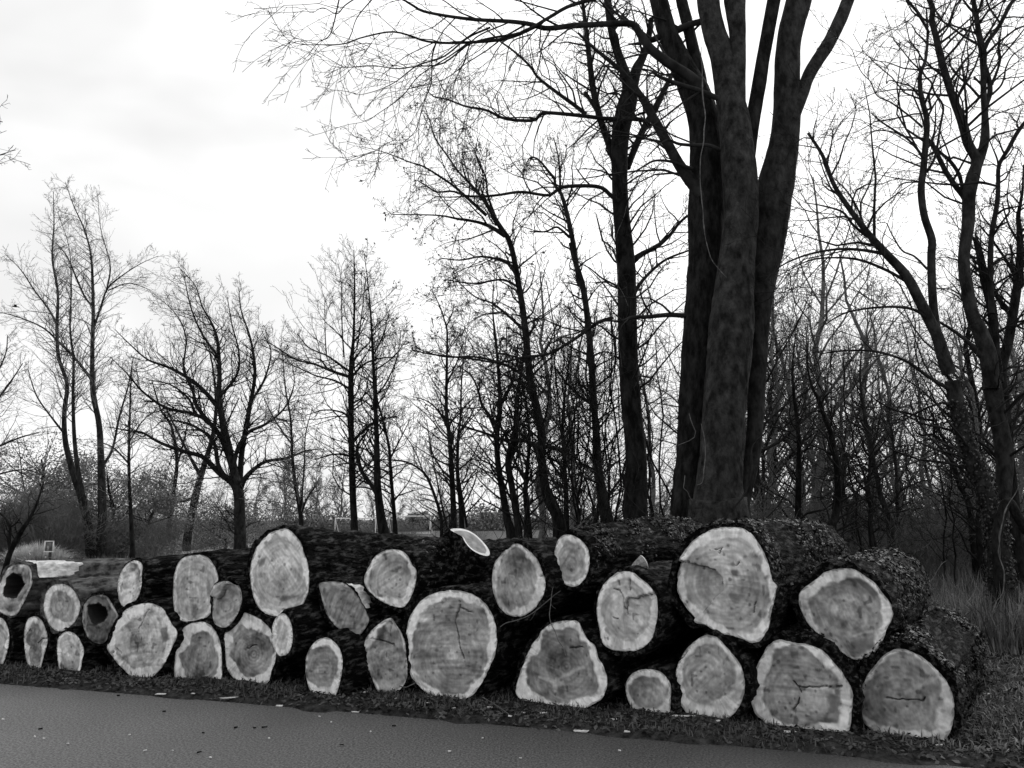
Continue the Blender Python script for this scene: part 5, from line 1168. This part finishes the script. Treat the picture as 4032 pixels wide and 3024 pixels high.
for k in range(14):
    u = rs.uniform(-60, 640)
    zone(copy_tree(SH[k % 3], at_px(u, rs.uniform(29, 33)), rs.uniform(0, 6.28), rs.uniform(.7, 1.25)), u, 'bare tangled shrub', 'bare shrubs')
leafy('evergreen_bush', 'large dark evergreen bush at the left edge behind the pale mound', 'bush', 5.4, 8.0, 1, None, at_px(130, 36), n=30000, size=.055)
leafy('evergreen_bush', 'dark evergreen bush between the small sign and the tall twin tree', 'bush', 4.3, 5.4, 2, None, at_px(400, 34), n=22000, size=.053)
leafy('yew_tree', 'compact dark yew left of the pale path', 'tree', 3.3, 2.8, 3, None, at_px(590, 32), n=20000, size=.045)
leafy('evergreen_bush', 'low grey hedge bush behind the spreading oak', 'bush', 2.6, 5.0, 4, None, at_px(880, 40), n=16000, size=.05)
tl = 'distant tree in the hazy line beyond the field'
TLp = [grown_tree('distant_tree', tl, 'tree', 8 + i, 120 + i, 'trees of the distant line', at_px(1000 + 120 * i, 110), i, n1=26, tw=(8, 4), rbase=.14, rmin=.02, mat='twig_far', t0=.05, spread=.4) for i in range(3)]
for k in range(46):
    u = -250 + k * 100 + rs.uniform(-40, 40)
    copy_tree(TLp[k % 3], at_px(u, rs.uniform(95, 150)), rs.uniform(0, 6.28), rs.uniform(.6, 1.15) * (.55 if 1500 < u < 2100 else 1))
hb = 'rounded hedge bush along the far side of the field'
HB = leafy('hedge_bush', hb, 'bush', 3.2, 7, 7, 'hedge bushes beyond the field', at_px(1200, 105), n=2600, size=.22)
for k in range(24):
    u = 300 + k * 165 + rs.uniform(-50, 50)
    copy_tree(HB, at_px(u, rs.uniform(98, 120)), rs.uniform(0, 6), rs.uniform(.7, 1.15))

# ---- houses, goals, sign, bin, poles far behind
def box(x0, x1, y0, y1, z0, z1):
    v = np.array([(x, y, z) for z in (z0, z1) for y in (y0, y1) for x in (x0, x1)], float)
    f = np.array([(0, 1, 3, 2), (4, 6, 7, 5), (0, 4, 5, 1), (2, 3, 7, 6), (0, 2, 6, 4), (1, 5, 7, 3)])
    return v, f

def house(label, loc, w, h, seed):
    root = thing('brick_house', label, 'house', loc, 0, None)
    V, F = box(-w / 2, w / 2, 0, 8, -.3, h); obj('wall', make_mesh('wall', V, F, M['brick'], False), root)
    rv = np.array([(-w / 2 - .3, -.4, h), (w / 2 + .3, -.4, h), (w / 2 + .3, 8.4, h), (-w / 2 - .3, 8.4, h), (-w / 2 + .1, 4, h + 1.0), (w / 2 - .1, 4, h + 1.0)])
    rf = obj('roof', make_mesh('roof', rv, [np.array([(0, 1, 5, 4), (2, 3, 4, 5)]), np.array([(1, 2, 5), (3, 0, 4)])], M['roof'], False), root)
    V, F = box(w * .25, w * .25 + .7, 3.6, 4.4, h + .6, h + 1.5); obj('chimney', make_mesh('chimney', V, F, M['brick'], False), rf)
    for zz in (.45,):
        for xx in np.linspace(-w / 2 + .8, w / 2 - .8, 3):
            V, F = box(xx - .55, xx + .55, -.06, -.003, zz, zz + 1.25); wd = obj('window', make_mesh('window', V, F, M['white'], False), root)
            V, F = box(xx - .45, xx + .45, -.09, -.062, zz + .1, zz + 1.15); obj('pane', make_mesh('pane', V, F, M['glass'], False), wd)
house('pale brick house far beyond the field, right of the white goals', at_px(1765, 150), 4.6, 1.9, 1)
house('second far brick house glimpsed further right between the trunks', at_px(1935, 155), 5, 1.8, 2)
house('low far house seen behind the right hand goal', at_px(1640, 155), 4.4, 1.7, 3)

def bar(a, b, r, K=6):
    P = np.array([a, b], float); P = np.stack([P[0], (P[0] + P[1]) / 2, P[1]])
    return tubes(P[None], np.full((1, 3), r), K)

def goal(label, u0, u1, Y, h):
    a = np.array(at_px(u0, Y)); b = np.array(at_px(u1, Y)); c = (a + b) / 2; w = abs(b[0] - a[0]) / 2
    root = thing('football_goal', label, 'goal', tuple(c), 0, None)
    r = .06
    for nm, p, q in (('post', (-w, 0, -.1), (-w, 0, h)), ('post', (w, 0, -.1), (w, 0, h)), ('crossbar', (-w, 0, h + .001), (w, 0, h + .001)),
                     ('back_stay', (-w, 0, h), (-w + .1, 1.6, 0)), ('back_stay', (w, 0, h), (w + .1, 1.6, 0)), ('ground_bar', (-w + .1, 1.6, .05), (w + .1, 1.6, .05))):
        V, F = bar(p, q, r); obj(nm, make_mesh(nm, V, F, M['white']), root)
goal('white goal frame on the far field, left of the two', 1318, 1478, 88, 1.75)
goal('white goal frame on the far field, right of the two', 1528, 1693, 88, 1.95)

def sign():
    b = at_px(193, 27.0)
    root = thing('park_sign', 'small white framed sign on a dark post before the pale grass mound', 'sign', b)
    V, F = box(-.035, .035, -.035, .035, -.1, .62); obj('post', make_mesh('post', V, F, M['darkpaint'], False), root)
    V, F = box(-.15 - .02, .11, -.06, -.037, .50, .84); obj('panel', make_mesh('panel', V, F, M['panel'], False), root)
    fr = []
    for q in ((-.19, .13, .48, .515), (-.19, .13, .825, .86), (-.19, -.155, .516, .824), (.095, .13, .516, .824)):
        fr.append(box(q[0], q[1], -.075, -.061, q[2], q[3]))
    V, F = merge(fr); obj('frame', make_mesh('frame', V, F, M['white'], False), root)
    V, F = box(-.10, -.02, -.066, -.0605, .53, .68); obj('emblem', make_mesh('emblem', V, F, M['card'], False), root)
sign()

def bucket():
    b = at_px(155, 25.0)
    root = thing('bucket', 'small dark tub with a pale rim beside the small sign', 'tub', b)
    th = np.linspace(0, 2 * np.pi, 20, endpoint=False)
    prof = [(.0, -.02), (.10, -.02), (.135, .1), (.15, .22), (.155, .25), (.135, .25), (.12, .1), (.0, .06)]
    V = np.array([[(r * math.cos(t), r * math.sin(t), z) for t in th] for r, z in prof]).reshape(-1, 3)
    obj('tub', make_mesh('tub', V, grid_faces(len(prof), 20), M['darkpaint']), root)
    prof = [(.134, .252), (.164, .252), (.164, .275), (.134, .275), (.134, .252)]
    V = np.array([[(r * math.cos(t), r * math.sin(t), z) for t in th] for r, z in prof]).reshape(-1, 3)
    obj('rim', make_mesh('rim', V, grid_faces(5, 20), M['white']), root)
bucket()

def pole(label, u, Y, h, lean=0.03):
    b = at_px(u, Y); root = thing('marker_pole', label, 'pole', b)
    V, F = bar((0, 0, -.1), (lean, 0, h), .04); obj('shaft', make_mesh('shaft', V, F, M['white']), root)
    V, F = bar((lean, 0, h + .001), (lean, 0, h + .08), .06); obj('cap', make_mesh('cap', V, F, M['white']), root)
pole('thin white pole beside the pale path', 666, 40, 1.35, .12)

def blades(n, xy, hmin, hmax, w, rng, lean=.35, seed=0):
    x, y = xy
    z = ground_z(x, y) - .005
    h = rng.uniform(hmin, hmax, n); a = rng.uniform(0, 2 * np.pi, n)
    d = np.stack([np.cos(a), np.sin(a), 0 * a], -1); b = np.stack([-np.sin(a), np.cos(a), 0 * a], -1)
    p = np.stack([x, y, z], -1); l = rng.normal(size=n) * lean
    mid = p + np.array([0, 0, 1]) * (h * .55)[:, None] + d * (h * l * .35)[:, None]
    tip = p + np.array([0, 0, 1]) * (h * (1 - .3 * np.abs(l)))[:, None] + d * (h * l)[:, None]
    ww = (w * rng.uniform(.6, 1.3, n))[:, None]
    V = np.stack([p - b * ww, p + b * ww, mid + b * ww * .8, mid - b * ww * .8, tip], 1).reshape(-1, 3)
    k = np.arange(n)[:, None] * 5
    return V, [k + np.array([[0, 1, 2, 3]]), k + np.array([[3, 2, 4]])]

def grass(name, n, xy, hmin, hmax, w, mat, seed, lean=.35):
    rng = np.random.default_rng(seed)
    V, F = blades(n, xy, hmin, hmax, w, rng, lean)
    obj(name, make_mesh(name, V, F, M[mat], False), kind='stuff')

rg = np.random.default_rng(77)
# pale mound of dry grass at the left
def mound():
    c = np.array(at_px(140, 27.8)); n = 5200
    r = np.sqrt(rg.uniform(0, 1, n)); a = rg.uniform(0, 6.283, n)
    x = c[0] + r * np.cos(a) * .95; y = c[1] + r * np.sin(a) * .7
    V, F = blades(n, (x, y), .3, .95, .012, rg, .7)
    V = V.reshape(n, 5, 3); V[..., 2] *= (1 - .45 * r[:, None] ** 2); V -= c
    root = thing('grass_clump', 'pale rounded clump of dry grass behind the small sign', 'grass clump', tuple(c))
    obj('blades', make_mesh('blades', V.reshape(-1, 3), F, M['pale_grass'], False), root, kind='stuff')
mound()

# verge between road and logs, the right hand side, the undergrowth
n = 26000
x = rg.uniform(-7.5, 6.5, n); d = rg.uniform(.05, 2.0, n); cl = vn(np.stack([x * 2.2, d * 2.2, 0 * x], -1), 41)
keep = cl + rg.normal(size=n) * .3 + sstep(.1, .7, d) * .7 > .35
x, d = x[keep], d[keep]
grass('verge_grass', len(x), (x, edge_y(x) + d), .02, .085, .0045, 'blade', 1, .8)
n = 18000
x = rg.uniform(2.8, 9.5, n); y = rg.uniform(4.6, 10, n); y = edge_y(np.clip(x, -9, 6)) + rg.uniform(.3, 5.5, n)
grass('rough_grass', n, (x, y), .02, .09, .006, 'dry', 2, .9)
n = 34000
Y = 9.4 + 15 * rg.uniform(0, 1, n) ** 1.4; u = rg.uniform(2650, 4400, n); x = (u - 2016) / FOC * Y
grass('tall_dry_grass', n, (x, Y), .25, .85, .007, 'dry', 3, .55)
n = 12000
Y = rg.uniform(18, 34, n); u = rg.uniform(100, 2500, n); x = (u - 2016) / FOC * Y
grass('field_edge_grass', n, (x, Y), .12, .4, .009, 'dry', 4, .6)

def litter(name, n, x, y, size, mat, seed):
    rng = np.random.default_rng(seed)
    P = np.stack([x, y, ground_z(x, y)], -1); N = unit(np.stack([rng.normal(size=n) * .35, rng.normal(size=n) * .35, np.ones(n)], -1))
    V, F = leaf_quads(P, N, size, rng, .012)
    obj(name, make_mesh(name, V, F, M[mat], False), kind='stuff')
n = 9000
x = rg.uniform(-7.5, 6.5, n); d = rg.gamma(2.0, .28, n)
litter('leaf_litter', n, x, edge_y(x) + d, .024, 'litter', 5)
n = 9000
x = rg.uniform(2.8, 9.5, n); litter('fallen_leaves', n, x, edge_y(np.clip(x, -9, 6)) + rg.uniform(.2, 6, n), .03, 'litter', 6)

# ---- wood chips, splinters and bits on the road
def chip(label, u, v, l, w, rz, z=None, group=None, name='wood_chip', mat='chip', seed=0):
    b = on_ground(u, v)
    b[2] = (float(ground_z(b[0], b[1])) if z is None else z)
    b[2] = max(b[2], 0.0)
    rng = np.random.default_rng(seed + int(u))
    V, F = box(-l / 2, l / 2, -w / 2, w / 2, .001, .010)
    V = V + rng.normal(size=V.shape) * np.array([l * .09, w * .16, .0015]); V[:, 2] += .003
    V[V[:, 0] > 0, 1] *= .6
    o = obj(name, make_mesh(name, V, F, M[mat], False), label=label, cat='wood chip', group=group, loc=tuple(b))
    o.rotation_euler = (0, 0, rz)
chip('long pale splinter of wood on the verge below the dark star hearted log', 918, 2757, .19, .04, .35, name='wood_splinter', seed=1)
chip('white flake of wood at the foot of the pointed diamond shaped log', 1528, 2732, .05, .05, .3, seed=2)
chip('pale splinter on the verge below the egg shaped log', 2690, 2848, .17, .022, -.05, name='wood_splinter', seed=3)
chip('broad grey chip at the road edge below the bell shaped log', 2292, 2884, .11, .05, -.2, seed=4)
chip('pale chip on the verge under the broad cracked log', 3112, 2900, .09, .05, -.3, seed=5)
chip('flat white chip at the verge edge below the large pale ragged log', 635, 2742, .10, .035, -.1, seed=6)
cg = 'small pale wood chips scattered on the verge'
for i, (u, v) in enumerate(((1440, 2748), (1685, 2788), (1785, 2808), (1930, 2800), (2008, 2838), (2060, 2822), (1100, 2783), (1400, 2808), (2140, 2826), (2470, 2900), (1690, 2765), (1560, 2766), (760, 2748), (2830, 2868), (3240, 2895), (3700, 2950), (3890, 2750), (140, 2642), (1020, 2700), (2420, 2858))):
    chip('small pale wood chip on the verge between road and logs', u, v, rs.uniform(.025, .06), rs.uniform(.012, .022), rs.uniform(-.6, .6), group=cg, seed=10 + i)
rgp = 'tiny pale chips lying on the asphalt'
for i, (u, v) in enumerate(((12, 2837), (137, 2905), (172, 2913), (267, 2932), (510, 2897), (829, 2987), (1258, 2825), (1060, 2912), (1304, 2847), (1770, 2963), (680, 2960), (570, 2960), (2050, 2990), (1900, 2910), (2440, 2960), (1460, 2885))):
    chip('tiny pale chip lying on the asphalt', u, v, rs.uniform(.010, .022), .008, rs.uniform(-.6, .6), z=.0, group=rgp, seed=40 + i)
dk = 'small dark twigs lying on the asphalt'
for i, (u, v) in enumerate(((158, 2874), (928, 2868), (1002, 2870), (1042, 2868), (800, 2889), (1550, 2862), (1345, 2938), (784, 2967), (646, 2805), (465, 2742))):
    chip('small dark twig lying on the asphalt', u, v, rs.uniform(.02, .04), .005, rs.uniform(-.5, .8), z=.0, group=dk, name='fallen_twig', mat='branch', seed=70 + i)

# ---- thin things hanging on and lying against the pile
def twig(label, zk, pts, Y, dY=0, mat='vine', name='fallen_twig', cat='twig', subs=()):
    P, R = world_path(zk, pts, Y, dY); P, R = resample(P, R, 40)
    if name == 'hanging_vine':
        R = R * (.62 + .3 * vn(P * 7, 3)); P = P + np.stack([vn(P * 5, 1), vn(P * 5, 2), vn(P * 5, 3)], -1) * .02
    root = thing(name, label, cat, tuple(P[0]))
    V, F = tubes((P - P[0])[None], R[None], 5, .1, 3); obj('stem', make_mesh('stem', V, F, M[mat]), root)
    for s_ in subs:
        Q, r = world_path(zk, s_, Y + dY / 2, 0); Q, r = resample(Q, r, 8)
        V, F = tubes((Q - P[0])[None], r[None], 4); obj('side_shoot', make_mesh('side_shoot', V, F, M[mat]), root)
def front_y(u, v): return float(on_plane([(u, v)], G0, PN)[0][1])
yc = front_y(2180, 2350)
twig('pale curved twig arching from the pear shaped log across the black gap', 'Z3', [(140, 942, 7), (190, 910, 8), (270, 890, 8), (360, 855, 8), (420, 815, 8), (500, 750, 8), (570, 690, 6), (620, 655, 4)], yc - .12, -.05, subs=[[(425, 810, 5), (400, 860, 4), (375, 895, 3)]])
twig('pale straight twig hanging in front of the bell shaped log', 'Z3', [(560, 605, 6), (548, 680, 7), (540, 760, 8), (530, 850, 8), (545, 920, 8), (575, 980, 7), (600, 1050, 6), (640, 1110, 5), (658, 1170, 4)], yc - .15, -.25, subs=[[(540, 760, 5), (560, 785, 4), (580, 798, 3)]])
twig('short pale twig leaning at the foot of the biggest round log', 'Z2', [(1350, 1410, 9), (1400, 1420, 8), (1440, 1405, 7), (1490, 1380, 5)], front_y(1600, 2700) - .2, 0)
twig('thin pale twig lying on the verge right of the biggest round log', 'P', [(1900, 2745, 4), (1950, 2775, 5), (2000, 2810, 5), (2030, 2835, 3)], front_y(1960, 2790) - .25, -.35)
twig('pale wisp sticking up beside the rounded triangular log', 'Z4', [(1460, 590, 6), (1490, 560, 6), (1530, 490, 5), (1560, 445, 4), (1600, 415, 3)], 8.4, .2)
twig('pale splinter on the ivy between the largest upper log and the triangular log', 'Z4', [(390, 428, 8), (480, 440, 8), (560, 460, 7), (600, 468, 4)], 8.0, .1)
twig('pale shoot rising from the gap left of the rounded triangular log', 'Z4', [(318, 650, 8), (360, 680, 8), (410, 705, 5)], 7.0, 0)
twig('pale hooked vine hanging by the ivy footed tree at the right', 'Z4', [(2070, 0, 8), (2040, 120, 9), (2020, 280, 10), (2020, 380, 11), (2055, 500, 12), (2060, 620, 12), (2040, 690, 12), (1985, 745, 10), (1958, 800, 8), (1950, 880, 5)], 9.3, -.3, name='hanging_vine', cat='vine')
twig('pale slanting stem crossing the ivy footed tree', 'R3', [(1985, 1659, 14), (1985, 1450, 14), (2010, 1280, 14), (2060, 1150, 12), (2110, 1050, 9), (2160, 960, 5)], 9.6, .1, name='hanging_vine', cat='vine')
twig('long pale vine hanging down the left face of the massive beech', 'T1', [(830, 380, 8), (828, 480, 12), (840, 620, 13), (850, 800, 13), (862, 920, 13), (848, 1100, 13), (825, 1240, 12), (820, 1450, 12), (830, 1680, 12), (860, 1880, 12), (900, 2040, 11), (960, 2130, 10), (1030, 2200, 7)], BT - 1.05, -.05, name='hanging_vine', cat='vine')
twig('pale loop of vine low on the massive beech', 'T3', [(830, 540, 9), (850, 640, 12), (858, 760, 13), (850, 880, 12), (840, 980, 11), (815, 1020, 9), (780, 1030, 6)], BT - 1.1, 0, name='hanging_vine', cat='vine', subs=[[(730, 460, 8), (750, 530, 8), (785, 620, 7), (740, 670, 6), (640, 710, 4)]])
twig('short forked pale vine at the foot of the massive beech', 'T3', [(705, 955, 9), (695, 1010, 11), (690, 1050, 11), (715, 1080, 10), (730, 1120, 8), (750, 1145, 5)], BT - 1.0, 0, name='hanging_vine', cat='vine')
twig('tangle stem dangling on the straight forked tree', 'T2', [(240, 20, 6), (200, 150, 7), (140, 300, 7), (160, 480, 7), (175, 640, 6), (130, 800, 6), (150, 940, 5), (130, 1020, 4)], 12.75, 0, name='hanging_vine', cat='vine', subs=[[(160, 640, 5), (210, 720, 5), (250, 820, 4)], [(150, 950, 5), (180, 1150, 4), (200, 1300, 3)]])
twig('bowed dark sapling stem right of the massive beech', 'T3', [(1090, 1200, 16), (1180, 1080, 16), (1230, 900, 14), (1225, 750, 12), (1260, 680, 12), (1350, 590, 13), (1400, 420, 12), (1450, 340, 11), (1480, 200, 9), (1500, 0, 6)], 10.4, 0, mat='branch', name='bowed_sapling', cat='sapling')
twig('arched dark stem low between the beech and the right hand wood', 'T3', [(1290, 1330, 12), (1380, 1250, 12), (1450, 1170, 12), (1500, 1060, 10), (1530, 950, 8), (1540, 850, 5)], 10.6, 0, mat='branch', name='bowed_sapling', cat='sapling')

def cup():
    c = at_depth(px('P', [(2512, 2226)]), [front_y(2510, 2234) + .12])[0]
    root = thing('ribbed_cup', 'small ribbed conical cup lying on top of the notched bright log', 'cup', tuple(c))
    root.rotation_euler = (math.radians(0), math.radians(68), math.radians(18))
    th = np.linspace(0, 2 * np.pi, 28, endpoint=False)
    rows = []
    for k in range(38):
        t = k / 37
        r = .018 + .042 * t ** .8 + (.005 if k % 4 < 2 else 0)
        rows.append([(r * math.cos(a), r * math.sin(a), -.055 + .11 * t) for a in th])
    obj('body', make_mesh('body', np.array(rows).reshape(-1, 3), grid_faces(38, 28), M['card'], False), root)
    prof = [(.058, .0555), (.066, .0555), (.066, .062), (.058, .062), (.058, .0555)]
    V = np.array([[(r * math.cos(a), r * math.sin(a), z) for a in th] for r, z in prof]).reshape(-1, 3)
    obj('rim', make_mesh('rim', V, grid_faces(5, 28), M['white']), root)
cup()

def bird():
    c = at_depth(px('P', [(60, 1207)]), [30.0])[0]
    root = thing('bird', 'tiny dark bird in the sky left of the tall twin tree', 'bird', tuple(c), .6)
    th = np.linspace(0, 2 * np.pi, 10, endpoint=False)
    prof = [(-.13, .002), (-.10, .022), (-.03, .038), (.04, .034), (.075, .022), (.10, .024), (.125, .014), (.145, .003)]
    V = np.array([[(x, r * math.cos(a), r * math.sin(a) * .85) for a in th] for x, r in prof]).reshape(-1, 3)
    obj('body', make_mesh('body', V, grid_faces(8, 10), M['feather']), root)
    for s in (-1, 1):
        V = np.array([(.05, s * .02, .01), (-.05, s * .02, .01), (-.055, s * .11, .055), (.045, s * .12, .06), (-.05, s * .21, .03), (-.01, s * .23, .035), (.0, s * .07, .05), (-.02, s * .16, .05)])
        V2 = V - np.array([0, 0, .006]); VV = np.vstack([V[[0, 1, 2, 3, 4, 5]], V2[[0, 1, 2, 3, 4, 5]]])
        f = np.array([(0, 1, 2, 3), (3, 2, 4, 5), (6, 9, 8, 7), (9, 11, 10, 8), (0, 3, 9, 6), (3, 5, 11, 9), (1, 7, 8, 2), (2, 8, 10, 4)])
        obj('wing', make_mesh('wing', VV, f, M['feather'], False), root)
    VV = np.array([(-.12, -.012, 0), (-.12, .012, 0), (-.2, .03, 0), (-.2, -.03, 0), (-.12, -.012, -.006), (-.12, .012, -.006), (-.2, .03, -.006), (-.2, -.03, -.006)])
    obj('tail', make_mesh('tail', VV, np.array([(0, 1, 2, 3), (4, 7, 6, 5), (0, 3, 7, 4), (1, 5, 6, 2), (2, 6, 7, 3)]), M['feather'], False), root)
bird()
